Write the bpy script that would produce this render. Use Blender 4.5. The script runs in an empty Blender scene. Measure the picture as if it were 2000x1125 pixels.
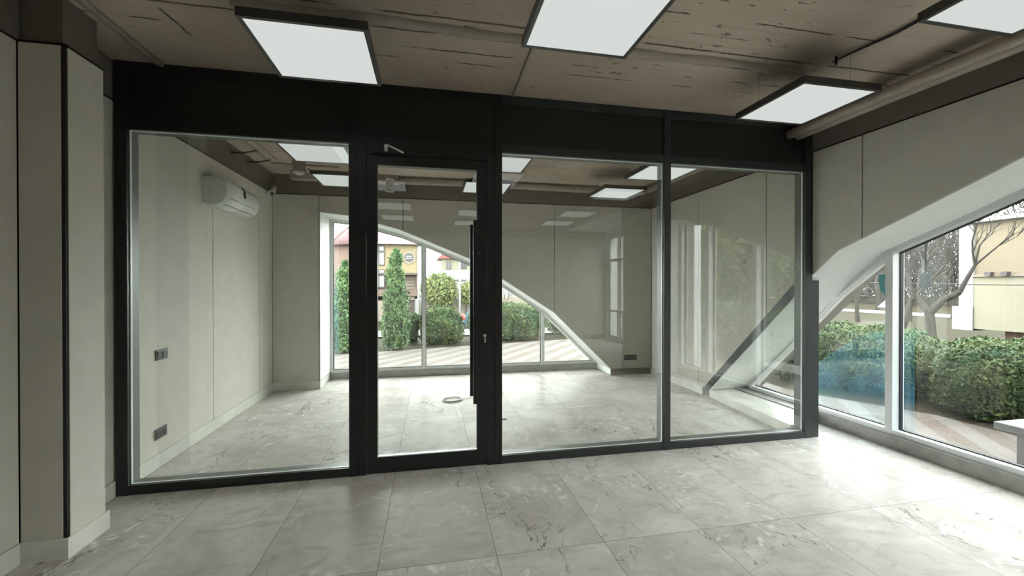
import bpy, bmesh, math, random
import numpy as np
from mathutils import Vector, Matrix
random.seed(7); rng = np.random.default_rng(7)
S = bpy.context.scene
C = S.collection
PI = math.pi

# ------------------------------------------------------------------ camera
cd = bpy.data.cameras.new('camera'); cam = bpy.data.objects.new('camera', cd); C.objects.link(cam)
cd.sensor_width = 36; cd.lens = 36 * 806.85 / 2000; cd.clip_start = .02; cd.clip_end = 400
cam.location = (0, 0, 1.5)
cam.rotation_euler = (math.radians(90 - .2876), 0, math.radians(-11.2005))
S.camera = cam

# ------------------------------------------------------------------ world and exposure
W = bpy.data.worlds.new('overcast_sky'); S.world = W; W.use_nodes = True
wn, wl = W.node_tree.nodes, W.node_tree.links
bg = wn['Background']
tc = wn.new('ShaderNodeTexCoord'); sx = wn.new('ShaderNodeSeparateXYZ'); rp = wn.new('ShaderNodeValToRGB')
wl.new(tc.outputs['Generated'], sx.inputs[0]); wl.new(sx.outputs['Z'], rp.inputs[0])
e = rp.color_ramp.elements
e[0].position = 0.0; e[0].color = (.93, .96, .955, 1)
e[1].position = 1.0; e[1].color = (.34, .36, .37, 1)
m = e.new(.34); m.color = (.98, 1, .99, 1)
m = e.new(.62); m.color = (.55, .57, .575, 1)
wl.new(rp.outputs[0], bg.inputs[0]); bg.inputs[1].default_value = 18
S.view_settings.view_transform = 'Standard'; S.view_settings.look = 'None'
S.view_settings.gamma = 1; S.view_settings.use_curve_mapping = False
S.view_settings.exposure = 0.0
LAMP = .80

# ------------------------------------------------------------------ materials
def mat(name, col, rough=.6, metal=0, spec=.5, noise=0, nscale=40, bump=0, bscale=200, col2=None, stretch=None):
    m = bpy.data.materials.new(name); m.use_nodes = True
    n, l = m.node_tree.nodes, m.node_tree.links
    b = n['Principled BSDF']
    b.inputs['Base Color'].default_value = (*col, 1); b.inputs['Roughness'].default_value = rough
    b.inputs['Metallic'].default_value = metal; b.inputs['Specular IOR Level'].default_value = spec
    tcn = n.new('ShaderNodeTexCoord'); mp = n.new('ShaderNodeMapping'); l.new(tcn.outputs['Object'], mp.inputs[0])
    if stretch: mp.inputs['Scale'].default_value = stretch
    nt = n.new('ShaderNodeTexNoise'); nt.inputs['Scale'].default_value = nscale; nt.inputs['Detail'].default_value = 6
    l.new(mp.outputs[0], nt.inputs['Vector'])
    mx = n.new('ShaderNodeMix'); mx.data_type = 'RGBA'
    c2 = col2 or tuple(c * (1 - noise) for c in col)
    c1 = col if col2 else tuple(min(1, c * (1 + noise)) for c in col)
    mx.inputs[6].default_value = (*c2, 1); mx.inputs[7].default_value = (*c1, 1)
    r = n.new('ShaderNodeMapRange'); r.inputs[1].default_value = .35; r.inputs[2].default_value = .65
    l.new(nt.outputs[0], r.inputs[0]); l.new(r.outputs[0], mx.inputs[0]); l.new(mx.outputs[2], b.inputs['Base Color'])
    if bump:
        nb = n.new('ShaderNodeTexNoise'); nb.inputs['Scale'].default_value = bscale; l.new(mp.outputs[0], nb.inputs['Vector'])
        bp = n.new('ShaderNodeBump'); bp.inputs['Strength'].default_value = bump; bp.inputs['Distance'].default_value = .002
        l.new(nb.outputs[0], bp.inputs['Height']); l.new(bp.outputs[0], b.inputs['Normal'])
    return m

def emit(name, col, s):
    m = bpy.data.materials.new(name); m.use_nodes = True; n, l = m.node_tree.nodes, m.node_tree.links
    n.remove(n['Principled BSDF']); em = n.new('ShaderNodeEmission')
    g = n.new('ShaderNodeTexCoord'); nt = n.new('ShaderNodeTexNoise'); nt.inputs['Scale'].default_value = 1.2
    l.new(g.outputs['Object'], nt.inputs[0])
    mx = n.new('ShaderNodeMix'); mx.data_type = 'RGBA'; mx.inputs[6].default_value = (*[c * .95 for c in col], 1); mx.inputs[7].default_value = (*col, 1)
    l.new(nt.outputs[0], mx.inputs[0]); l.new(mx.outputs[2], em.inputs[0]); em.inputs[1].default_value = s
    l.new(em.outputs[0], n['Material Output'].inputs[0]); return m

def glass(name, tint=(.93, .96, .94), r0=.05, gain=1.6):
    """thin clear pane: straight-through transmission plus a Schlick mirror reflection on each face"""
    m = bpy.data.materials.new(name); m.use_nodes = True; n, l = m.node_tree.nodes, m.node_tree.links
    n.remove(n['Principled BSDF'])
    tr = n.new('ShaderNodeBsdfTransparent'); tr.inputs[0].default_value = (*tint, 1)
    gl = n.new('ShaderNodeBsdfGlossy'); gl.inputs['Roughness'].default_value = 0.0; gl.inputs[0].default_value = (1, 1, 1, 1)
    ge = n.new('ShaderNodeNewGeometry'); dt = n.new('ShaderNodeVectorMath'); dt.operation = 'DOT_PRODUCT'
    l.new(ge.outputs['Incoming'], dt.inputs[0]); l.new(ge.outputs['Normal'], dt.inputs[1])
    def M(op, a, b=None):
        q = n.new('ShaderNodeMath'); q.operation = op; q.use_clamp = False
        for i, v in enumerate((a, b)):
            if v is None: continue
            if isinstance(v, (int, float)): q.inputs[i].default_value = v
            else: l.new(v, q.inputs[i])
        return q.outputs[0]
    c = M('ABSOLUTE', dt.outputs['Value']); k = M('SUBTRACT', 1, c); p = M('POWER', k, 5)
    f = M('ADD', M('MULTIPLY', p, 1 - r0), r0); f = M('MINIMUM', M('MULTIPLY', f, gain), 1)
    mx = n.new('ShaderNodeMixShader'); l.new(f, mx.inputs[0]); l.new(tr.outputs[0], mx.inputs[1]); l.new(gl.outputs[0], mx.inputs[2])
    l.new(mx.outputs[0], n['Material Output'].inputs[0]); return m

def film(name, col):  # thin tinted sheet: a reflection on the glass put in as colour
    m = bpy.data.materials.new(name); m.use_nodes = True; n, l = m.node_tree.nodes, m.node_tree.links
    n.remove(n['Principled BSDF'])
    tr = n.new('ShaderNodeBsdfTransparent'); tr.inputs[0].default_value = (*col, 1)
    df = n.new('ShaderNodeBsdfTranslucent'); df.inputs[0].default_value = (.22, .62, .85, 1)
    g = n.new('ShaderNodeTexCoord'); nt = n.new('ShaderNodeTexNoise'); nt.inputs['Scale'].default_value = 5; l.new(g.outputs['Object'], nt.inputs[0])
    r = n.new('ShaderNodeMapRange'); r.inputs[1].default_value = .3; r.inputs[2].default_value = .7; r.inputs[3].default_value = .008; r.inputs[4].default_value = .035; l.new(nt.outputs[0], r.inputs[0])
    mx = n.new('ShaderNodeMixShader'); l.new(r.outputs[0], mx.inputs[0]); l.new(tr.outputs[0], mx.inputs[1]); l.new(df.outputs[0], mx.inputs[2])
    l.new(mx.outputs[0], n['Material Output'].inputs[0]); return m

class NT:
    """small helper to write shader maths"""
    def __init__(s, name):
        s.m = bpy.data.materials.new(name); s.m.use_nodes = True; s.n, s.l = s.m.node_tree.nodes, s.m.node_tree.links
        s.b = s.n['Principled BSDF']; t = s.n.new('ShaderNodeTexCoord'); s.co = t.outputs['Object']
        q = s.n.new('ShaderNodeSeparateXYZ'); s.l.new(s.co, q.inputs[0]); s.x, s.y, s.z = q.outputs
    def put(s, v, sock):
        if isinstance(v, (int, float)): sock.default_value = v
        elif isinstance(v, tuple): sock.default_value = (*v, 1) if len(v) == 3 and sock.type == 'RGBA' else v
        else: s.l.new(v, sock)
    def M(s, op, a, b=0, c=None):
        q = s.n.new('ShaderNodeMath'); q.operation = op; s.put(a, q.inputs[0]); s.put(b, q.inputs[1])
        if c is not None: s.put(c, q.inputs[2])
        return q.outputs[0]
    def map(s, v, a, b, c=0., d=1.):
        q = s.n.new('ShaderNodeMapRange'); s.put(v, q.inputs[0])
        for i, k in enumerate((a, b, c, d)): q.inputs[i + 1].default_value = k
        return q.outputs[0]
    def noise(s, scale, detail=4, dist=0, vec=None, sc=None, rough=.5, w=None):
        q = s.n.new('ShaderNodeTexNoise'); q.inputs['Scale'].default_value = scale; q.inputs['Detail'].default_value = detail
        q.inputs['Distortion'].default_value = dist; q.inputs['Roughness'].default_value = rough
        v = vec or s.co
        if sc:
            mp = s.n.new('ShaderNodeMapping'); mp.inputs['Scale'].default_value = sc
            if w: mp.inputs['Location'].default_value = w
            s.l.new(v, mp.inputs[0]); v = mp.outputs[0]
        s.l.new(v, q.inputs['Vector']); return q.outputs[0]
    def mix(s, f, a, b):
        q = s.n.new('ShaderNodeMix'); q.data_type = 'RGBA'; s.put(f, q.inputs[0]); s.put(a, q.inputs[6]); s.put(b, q.inputs[7]); return q.outputs[2]
    def comb(s, x, y, z):
        q = s.n.new('ShaderNodeCombineXYZ'); s.put(x, q.inputs[0]); s.put(y, q.inputs[1]); s.put(z, q.inputs[2]); return q.outputs[0]
    def bump(s, h, st=.3, d=.01):
        q = s.n.new('ShaderNodeBump'); q.inputs['Strength'].default_value = st; q.inputs['Distance'].default_value = d; s.put(h, q.inputs['Height']); s.l.new(q.outputs[0], s.b.inputs['Normal'])

def floor_mat():
    t = NT('marbled_floor_tile')
    TX, TY = .637, 1.283
    u = t.M('DIVIDE', t.M('ADD', t.x, .275 + 20 * TX), TX); v = t.M('DIVIDE', t.M('SUBTRACT', t.y, 2.262 - 20 * TY), TY)
    fu = t.M('FRACT', u); fv = t.M('FRACT', v); iu = t.M('FLOOR', u); iv = t.M('FLOOR', v)
    du = t.M('MULTIPLY', t.M('MINIMUM', fu, t.M('SUBTRACT', 1, fu)), TX); dv = t.M('MULTIPLY', t.M('MINIMUM', fv, t.M('SUBTRACT', 1, fv)), TY)
    d = t.M('MINIMUM', du, dv); joint = t.map(d, .0012, .0030, 1, 0)
    # every tile shows its own piece of stone
    off = t.comb(t.M('ADD', t.x, t.M('MULTIPLY', iu, 3.71)), t.M('ADD', t.y, t.M('MULTIPLY', iv, 5.13)), t.M('ADD', t.M('MULTIPLY', iu, 1.3), iv))
    base = t.noise(1.6, 8, 1.2, off, rough=.62); c = t.mix(t.map(base, .32, .68), (.465, .435, .395), (.69, .66, .625))
    sw = t.noise(5, 6, 3.2, off, rough=.55); swm = t.map(sw, .56, .66); zone = t.map(t.noise(1.3, 2, 0, off, (1, 1, 1), w=(9, 2, 0)), .45, .58)
    c = t.mix(t.M('MULTIPLY', t.M('MULTIPLY', swm, zone), .7), c, (.86, .88, .87))
    gr = t.noise(3.2, 5, 2.0, off, (1, 2.2, 1), w=(3, 1, 7)); c = t.mix(t.M('MULTIPLY', t.map(gr, .55, .7), .42), c, (.36, .34, .30))
    vn = t.noise(1.0, 7, 1.0, off, (1.7, .8, 1), rough=.55, w=(1, 8, 2)); vein = t.map(t.M('ABSOLUTE', t.M('SUBTRACT', vn, .5)), 0, .0055, 1, 0)
    vz = t.map(t.noise(1.1, 2, 0, off, (1, 1, 1), w=(4, 4, 9)), .47, .56); c = t.mix(t.M('MULTIPLY', t.M('MULTIPLY', vein, vz), .85), c, (.11, .085, .06))
    c = t.mix(t.M('MULTIPLY', joint, .75), c, (.17, .16, .145))
    t.l.new(c, t.b.inputs['Base Color'])
    ro = t.map(t.noise(7, 5, 1.5, off), .3, .7, .20, .34); ro = t.M('ADD', ro, t.M('MULTIPLY', joint, .3)); t.l.new(ro, t.b.inputs['Roughness'])
    t.b.inputs['Specular IOR Level'].default_value = .18
    t.bump(t.M('MULTIPLY', joint, -1), .4, .001)
    # satin stone: matt body with a weak, angle-dependent sheen
    t.b.inputs['Specular IOR Level'].default_value = 0
    gl = t.n.new('ShaderNodeBsdfGlossy'); t.l.new(ro, gl.inputs['Roughness'])
    ge = t.n.new('ShaderNodeNewGeometry'); dt = t.n.new('ShaderNodeVectorMath'); dt.operation = 'DOT_PRODUCT'
    t.l.new(ge.outputs['Incoming'], dt.inputs[0]); t.l.new(ge.outputs['Normal'], dt.inputs[1])
    fr = t.M('ADD', t.M('MULTIPLY', t.M('POWER', t.M('SUBTRACT', 1, t.M('ABSOLUTE', dt.outputs['Value'])), 4), .09), .012)
    ms = t.n.new('ShaderNodeMixShader'); t.put(fr, ms.inputs[0]); t.l.new(t.b.outputs[0], ms.inputs[1]); t.l.new(gl.outputs[0], ms.inputs[2])
    t.l.new(ms.outputs[0], t.n['Material Output'].inputs[0])
    return t.m

def ceiling_mat():
    t = NT('painted_rough_concrete')
    n1 = t.noise(1.1, 5, .4); c = t.mix(t.map(n1, .3, .7), (.37, .305, .25), (.55, .475, .395))
    st = t.noise(2.2, 6, .3, None, (.5, 9, 1)); c = t.mix(t.M('MULTIPLY', t.map(st, .5, .72), .3), c, (.34, .28, .22))
    dark = 0
    wob = t.M('MULTIPLY', t.M('SUBTRACT', t.noise(3, 5, 0), .5), .035); fine = t.M('MULTIPLY', t.M('SUBTRACT', t.noise(45, 3, 0), .5), .012)
    yy = t.M('ADD', t.y, t.M('ADD', wob, fine))
    for i, (y0, w, th) in enumerate([(2.515, .012, .38), (2.675, .010, .12), (2.86, .009, .50), (3.00, .007, .53), (2.2, .008, .50), (2.36, .006, .53), (1.75, .008, .5), (4.1, .008, .45), (4.7, .008, .45), (5.4, .008, .45), (.9, .008, .45), (-.4, .01, .45)]):  # second line paints in the thin shadow along the ceiling ridge
        ln = t.map(t.M('ABSOLUTE', t.M('SUBTRACT', yy, y0)), w * .3, w, 1, 0)
        k = t.map(t.noise(2.3, 4, 0, None, (1, .2, 1), w=(i * 3.3, 0, 0)), th, th + .06)
        q = t.M('MULTIPLY', ln, k); dark = q if i == 0 else t.M('MAXIMUM', dark, q)
    # broken diagonal scar at the left
    xx = t.M('ADD', t.x, t.M('ADD', t.M('MULTIPLY', wob, 2), fine)); sc = t.M('ABSOLUTE', t.M('SUBTRACT', xx, t.M('ADD', -1.52, t.M('MULTIPLY', t.M('SUBTRACT', t.y, 2.9), .12))))
    dark = t.M('MAXIMUM', dark, t.M('MULTIPLY', t.map(sc, .004, .012, 1, 0), t.M('MULTIPLY', t.map(t.y, 3.02, 2.98), t.map(t.noise(9, 3, 0), .4, .5))))
    pit = t.noise(26, 3, .5, None, (.45, 1, 1)); pz = t.map(t.noise(1.3, 3, 0, None, (1, 1, 1), w=(5, 5, 5)), .5, .6)
    dark = t.M('MAXIMUM', dark, t.M('MULTIPLY', t.M('MULTIPLY', t.map(pit, .64, .69), pz), .8))
    c = t.mix(t.M('MULTIPLY', dark, .9), c, (.05, .036, .028))
    t.l.new(c, t.b.inputs['Base Color']); t.b.inputs['Roughness'].default_value = .8; t.b.inputs['Specular IOR Level'].default_value = .25
    h = t.M('ADD', t.M('MULTIPLY', t.noise(1.6, 8, .3, None, (.6, 6, 1)), .6), t.M('MULTIPLY', dark, -1)); t.bump(h, .5, .012)
    return t.m

def paving_mat():
    t = NT('block_paving')
    mp = t.n.new('ShaderNodeMapping'); mp.inputs['Rotation'].default_value = (0, 0, math.radians(38)); t.l.new(t.co, mp.inputs[0])
    b = t.n.new('ShaderNodeTexBrick'); b.inputs['Scale'].default_value = 1; b.inputs['Brick Width'].default_value = .2; b.inputs['Row Height'].default_value = .1
    b.inputs['Mortar Size'].default_value = .006; b.inputs['Color1'].default_value = (.135, .10, .083, 1); b.inputs['Color2'].default_value = (.13, .115, .098, 1); b.inputs['Mortar'].default_value = (.08, .07, .06, 1)
    t.l.new(mp.outputs[0], b.inputs[0])
    wv = t.noise(1.0, 3, 0); c = t.mix(t.map(wv, .35, .65, 0, .5), b.outputs[0], (.15, .135, .118))
    sp = t.n.new('ShaderNodeSeparateXYZ'); t.l.new(mp.outputs[0], sp.inputs[0])
    band = t.map(t.M('FRACT', t.M('DIVIDE', sp.outputs[0], .42)), .45, .55); c = t.mix(t.M('MULTIPLY', band, .6), c, (.20, .19, .178))
    t.l.new(c, t.b.inputs['Base Color']); t.b.inputs['Roughness'].default_value = .85; t.b.inputs['Specular IOR Level'].default_value = .2
    return t.m

def roof_mat():
    t = NT('pink_metal_tile_roof')
    w = t.n.new('ShaderNodeTexWave'); w.bands_direction = 'Z'; w.inputs['Scale'].default_value = 1.1; t.l.new(t.co, w.inputs[0])
    c = t.mix(t.map(w.outputs[1], .7, 1, 0, .5), (.16, .085, .09), (.10, .055, .058)); t.l.new(c, t.b.inputs['Base Color']); t.b.inputs['Roughness'].default_value = .5
    return t.m

def leaf_mat(name, a, b, sc=3):
    t = NT(name)
    c = t.mix(t.map(t.noise(sc, 3, 0), .35, .65), a, b); c = t.mix(t.map(t.noise(60, 2, 0), .3, .7, 0, .45), c, tuple(q * .45 for q in a))
    t.l.new(c, t.b.inputs['Base Color']); t.b.inputs['Roughness'].default_value = .6; t.b.inputs['Specular IOR Level'].default_value = .3
    return t.m

M = dict(
    floor=floor_mat(), ceil=ceiling_mat(), paving=paving_mat(), roof=roof_mat(),
    panel=mat('greige_wall_panel', (.60, .58, .52), .75, noise=.03, nscale=6, bump=.15, bscale=500),
    band=mat('dark_taupe_paint', (.17, .15, .128), .8, noise=.05, nscale=5, bump=.1),
    groove=mat('black_shadow_joint', (.012, .01, .01), .7),
    skirt=mat('cream_marble_skirting', (.66, .655, .60), .35, noise=.08, nscale=5),
    white=mat('white_paint', (.80, .82, .80), .6, noise=.015, nscale=4),
    pvc=mat('white_window_profile', (.72, .74, .74), .35, noise=.01),
    curb=mat('grey_stone_curb', (.33, .32, .30), .55, noise=.12, nscale=12),
    black=mat('black_powder_coated_metal', (.012, .013, .013), .38, noise=.04),
    blackpanel=mat('black_laminate_panel', (.013, .0125, .012), .5, noise=.04),
    anthr=mat('anthracite_powder_coated_metal', (.028, .034, .034), .42, noise=.04),
    lit_side=mat('lit_frame_side_grey', (.10, .12, .115), .4),
    dmatte=mat('dark_matte_metal', (.03, .034, .038), .8, spec=.05),
    gasket=mat('dark_rubber_gasket', (.02, .02, .022), .6),
    bead=mat('clear_glazing_bead', (.85, .88, .87), .3),
    chrome=mat('brushed_steel', (.75, .75, .74), .25, metal=1),
    alu=mat('silver_painted_arm', (.7, .7, .7), .3),
    acw=mat('white_glossy_plastic', (.88, .90, .90), .18, noise=.01), acs=mat('grey_plastic_end', (.66, .68, .67), .4), acd=mat('dark_display_strip', (.03, .035, .035), .2),
    plastic_w=mat('off_white_plastic', (.62, .62, .58), .4), sw=mat('dark_grey_switch_plastic', (.085, .085, .08), .35), swk=mat('charcoal_switch_rocker', (.05, .05, .048), .3), hole=mat('socket_black', (.008, .008, .008), .5),
    cable_g=mat('grey_cable', (.30, .30, .29), .5), cable_k=mat('black_cable', (.02, .02, .02), .5), paper=mat('off_white_paper_label', (.62, .63, .56), .6), ink=mat('grey_print', (.22, .23, .2), .6),
    pipe=mat('taupe_painted_pipe', (.36, .31, .262), .6, noise=.06, nscale=12),
    lampf=mat('lamp_black_frame', (.035, .037, .036), .35), diff=emit('lit_opal_diffuser', (.86, .90, .865), LAMP), wire=mat('steel_wire', (.4, .4, .38), .4),
    pglass=glass('partition_glass', (.955, .975, .96), .05, 1.6), wglass=glass('window_glass', (.95, .965, .955), .05, 1.2),
    film=film('blue_reflection_tint', (.95, .985, .99)), reflection_tint2=film('teal_reflection_tint', (.98, .992, .992)), decal=mat('teal_vinyl_decal', (.12, .42, .45), .5), decal2=mat('blue_grey_vinyl_print', (.28, .42, .55), .5),
    grass=mat('dry_grass_soil', (.030, .036, .018), .9, spec=.05, noise=.5, nscale=1.2, col2=(.050, .036, .028)), road=mat('pale_concrete_road', (.15, .15, .145), .9, noise=.05, nscale=1),
    thuja=leaf_mat('thuja_foliage', (.075, .145, .062), (.15, .235, .09)), hedge=leaf_mat('hedge_foliage', (.045, .10, .045), (.15, .19, .065), 2.2), spring=leaf_mat('spring_leaves', (.19, .21, .075), (.12, .15, .065)),
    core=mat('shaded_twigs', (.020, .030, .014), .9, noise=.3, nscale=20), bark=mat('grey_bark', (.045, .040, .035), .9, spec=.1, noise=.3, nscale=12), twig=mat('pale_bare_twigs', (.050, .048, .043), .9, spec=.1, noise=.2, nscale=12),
    yel=mat('yellow_plaster', (.20, .16, .092), .9, noise=.04, nscale=1.5), yel2=mat('pale_yellow_plaster', (.20, .19, .14), .9, noise=.04, nscale=1), tan=mat('tan_plaster', (.16, .135, .095), .9, noise=.06, nscale=.6), pink=mat('pink_stone_plinth', (.15, .095, .078), .9, noise=.12, nscale=3),
    brick=mat('pink_brick', (.13, .085, .072), .9, noise=.12, nscale=6), cream=mat('cream_plaster', (.19, .16, .13), .9, noise=.05, nscale=2), brown=mat('brown_garage_door', (.06, .045, .04), .6, noise=.1, nscale=5), whiteo=mat('white_outdoor_paint', (.24, .24, .24), .8, noise=.02),
    dglass=mat('dark_window_glass', (.05, .055, .06), .1), wfrm=mat('dark_window_frame', (.045, .04, .04), .5), red=mat('red_roof', (.20, .05, .045), .6, noise=.1), stone=mat('white_stone', (.17, .172, .17), .7, noise=.08, nscale=8),
    car=mat('teal_car_paint', (.03, .07, .085), .25), tyre=mat('tyre_rubber', (.015, .015, .015), .8), redp=mat('red_reflective_paint', (.40, .03, .025), .4),
)

# ------------------------------------------------------------------ geometry helpers
class MB:
    def __init__(s): s.bm = bmesh.new(); s.mi = 0
    def quad(s, *p):
        f = s.bm.faces.new([s.bm.verts.new(q) for q in p]); f.material_index = s.mi; return f
    def box(s, x0, x1, y0, y1, z0, z1, bev=0):
        b2 = bmesh.new(); bmesh.ops.create_cube(b2, size=1, matrix=Matrix.Translation(((x0 + x1) / 2, (y0 + y1) / 2, (z0 + z1) / 2)) @ Matrix.Diagonal((abs(x1 - x0), abs(y1 - y0), abs(z1 - z0), 1)))
        if bev: bmesh.ops.bevel(b2, geom=b2.edges[:], offset=bev, segments=2, profile=.6, affect='EDGES')
        s.add(b2); return s
    def add(s, b2, mtx=None):
        if mtx is not None: bmesh.ops.transform(b2, matrix=mtx, verts=b2.verts)
        vs = {v: s.bm.verts.new(v.co) for v in b2.verts}
        for f in b2.faces:
            try: g = s.bm.faces.new([vs[v] for v in f.verts]); g.material_index = s.mi; g.smooth = f.smooth
            except ValueError: pass
        b2.free()
    def prism(s, poly, a0, a1, axis='Y'):
        """poly = [(s,z)...]; extruded along axis from a0 to a1 (axis Y: s is x; axis X: s is y; axis Z: poly is (x,y))"""
        P = (lambda u, v, a: (u, a, v)) if axis == 'Y' else ((lambda u, v, a: (a, u, v)) if axis == 'X' else (lambda u, v, a: (u, v, a)))
        v0 = [s.bm.verts.new(P(u, v, a0)) for u, v in poly]; v1 = [s.bm.verts.new(P(u, v, a1)) for u, v in poly]; n = len(poly)
        fs = [s.bm.faces.new(v0), s.bm.faces.new(v1[::-1])]
        for i in range(n): fs.append(s.bm.faces.new((v0[i], v1[i], v1[(i + 1) % n], v0[(i + 1) % n])))
        for f in fs: f.material_index = s.mi
        return s
    def ring(s, poly, w, a0, a1, axis):
        inn = inset(poly, w); P = (lambda u, v, a: (u, a, v)) if axis == 'Y' else (lambda u, v, a: (a, u, v)); n = len(poly)
        A = [[s.bm.verts.new(P(u, v, a)) for u, v in q] for q in (poly, inn) for a in (a0, a1)]
        for i in range(n):
            j = (i + 1) % n
            for p, q in ((0, 1), (1, 3), (3, 2), (2, 0)):
                f = s.bm.faces.new((A[p][i], A[q][i], A[q][j], A[p][j])); f.material_index = s.mi
        return s
    def tube(s, pts, r, n=8, caps=True, closed=False):
        pts = [Vector(p) for p in pts]; rr = r if isinstance(r, (list, tuple)) else [r] * len(pts); rings = []
        up = Vector((0, 0, 1)); prev = None
        for i, p in enumerate(pts):
            a = pts[i - 1] if i else (pts[-1] if closed else pts[0]); b = pts[i + 1] if i < len(pts) - 1 else (pts[0] if closed else pts[-1]); d = (b - a).normalized()
            if prev is None: prev = d.orthogonal().normalized()
            u = (prev - d * prev.dot(d)); u = u.normalized() if u.length > 1e-6 else d.orthogonal().normalized(); prev = u; w = d.cross(u)
            rings.append([s.bm.verts.new(p + (u * math.cos(t) + w * math.sin(t)) * rr[i]) for t in [2 * PI * k / n for k in range(n)]])
        m = len(rings)
        for i in range(m if closed else m - 1):
            A, B = rings[i], rings[(i + 1) % m]
            for k in range(n):
                f = s.bm.faces.new((A[k], A[(k + 1) % n], B[(k + 1) % n], B[k])); f.smooth = True; f.material_index = s.mi
        if caps and not closed:
            for A in (rings[0][::-1], rings[-1]):
                f = s.bm.faces.new(A); f.material_index = s.mi
        return s
    def cyl(s, c, r, h, n=24, axis='Z', r2=None):
        b2 = bmesh.new(); bmesh.ops.create_cone(b2, cap_ends=True, segments=n, radius1=r, radius2=r if r2 is None else r2, depth=h)
        for f in b2.faces: f.smooth = len(f.verts) == 4
        R = Matrix.Identity(4) if axis == 'Z' else (Matrix.Rotation(PI / 2, 4, 'Y') if axis == 'X' else Matrix.Rotation(PI / 2, 4, 'X'))
        s.add(b2, Matrix.Translation(c) @ R); return s
    def sph(s, c, r, n=16, sc=(1, 1, 1)):
        b2 = bmesh.new(); bmesh.ops.create_uvsphere(b2, u_segments=n, v_segments=n // 2 + 2, radius=r)
        for f in b2.faces: f.smooth = True
        s.add(b2, Matrix.Translation(c) @ Matrix.Diagonal((*sc, 1))); return s
    def build(s, name, mats, parent=None, label=None, recalc=True):
        if recalc: bmesh.ops.recalc_face_normals(s.bm, faces=s.bm.faces)
        me = bpy.data.meshes.new(name); s.bm.to_mesh(me); s.bm.free()
        for m_ in (mats if isinstance(mats, (list, tuple)) else [mats]): me.materials.append(m_)
        o = bpy.data.objects.new(name, me); C.objects.link(o)
        if parent: o.parent = parent; o.matrix_parent_inverse = Matrix.Translation(parent.location).inverted()
        if label: o['label'] = label
        return o

def inset(poly, w):
    n = len(poly); area = sum(poly[i][0] * poly[(i + 1) % n][1] - poly[(i + 1) % n][0] * poly[i][1] for i in range(n)); sg = 1 if area > 0 else -1
    L = []
    for i in range(n):
        (x0, y0), (x1, y1) = poly[i], poly[(i + 1) % n]; l = math.hypot(x1 - x0, y1 - y0); nx, ny = -(y1 - y0) / l * sg, (x1 - x0) / l * sg
        L.append(((x0 + nx * w, y0 + ny * w), ((x1 - x0) / l, (y1 - y0) / l)))
    out = []
    for i in range(n):
        (p, d), (q, e_) = L[i - 1], L[i]; det = d[0] * -e_[1] + e_[0] * d[1]
        if abs(det) < 1e-4: out.append(q); continue
        t = ((q[0] - p[0]) * -e_[1] + e_[0] * (q[1] - p[1])) / det; out.append((p[0] + d[0] * t, p[1] + d[1] * t))
    return out

def interp(k, s):
    for (a, za), (b, zb) in zip(k, k[1:]):
        if a <= s <= b: return za + (zb - za) * (s - a) / (b - a)
    return None

def empty(name, loc=(0, 0, 0)):
    o = bpy.data.objects.new(name, None); o.empty_display_size = .1; C.objects.link(o); o.location = loc; return o
def tag(o, label=None, cat=None, group=None, kind=None):
    if label: o['label'] = label
    if cat: o['category'] = cat
    if group: o['group'] = group
    if kind: o['kind'] = kind
    return o
def struct(o, label=None, cat=None): o['kind'] = 'structure'; return tag(o, label, cat)
def dup(root, loc, label, group=None, name=None):
    r = root.copy(); C.objects.link(r); r.location = loc; r['label'] = label
    if group: r['group'] = group
    for ch in list(root.children):
        c = ch.copy(); C.objects.link(c); c.parent = r
        for g in list(ch.children):
            d = g.copy(); C.objects.link(d); d.parent = c
    return r

# ------------------------------------------------------------------ room data (metres)
XL, XR, YB, YF, H = -2.21, 3.70, 6.45, -4.15, 3.105
D = 3.425                                   # front face of the partition
PT, SK = 2.815, .112                        # top of wall panels, skirting height
XA = 4.88                                   # right wall of the alcove behind the camera
YA = -.60                                   # where the alcove starts
ARB = [(-1.584, 2.584), (-1.17, 2.546), (-.75, 2.437), (-.456, 2.361), (-.116, 2.228), (.626, 1.925), (1.128, 1.617), (1.973, 1.078), (2.965, .116)]
ARR = [(.46, 2.60), (1.30, 2.505), (1.97, 2.32), (2.50, 2.10), (3.16, 1.835), (3.445, 1.600), (3.65, 1.375), (4.93, .112)]

def wall_poly(knots, s0, s1, z1, zbase):
    """region between z1 and the arch (inside the opening) or zbase (outside it), for s in s0..s1"""
    a, b = knots[0][0], knots[-1][0]; low = []
    def lo(s): return interp(knots, s)
    if s0 < a:
        low.append((s0, zbase))
        if s1 > a: low += [(a, zbase), (a, lo(a))]
        else: low.append((s1, zbase))
    elif s0 < b: low.append((s0, lo(s0)))
    else: low.append((s0, zbase))
    if s1 > a:
        for s, z in knots:
            if max(s0, a) + 1e-6 < s < min(s1, b) - 1e-6: low.append((s, z))
        if s0 < b:
            if s1 > b: low += [(b, lo(b)), (b, zbase), (s1, zbase)]
            else: low.append((s1, lo(s1)))
        elif s1 > b: low.append((s1, zbase))
    out = []
    for p in low + [(s1, z1), (s0, z1)]:
        if not out or (abs(p[0] - out[-1][0]) + abs(p[1] - out[-1][1])) > 1e-5: out.append(p)
    return out

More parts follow.
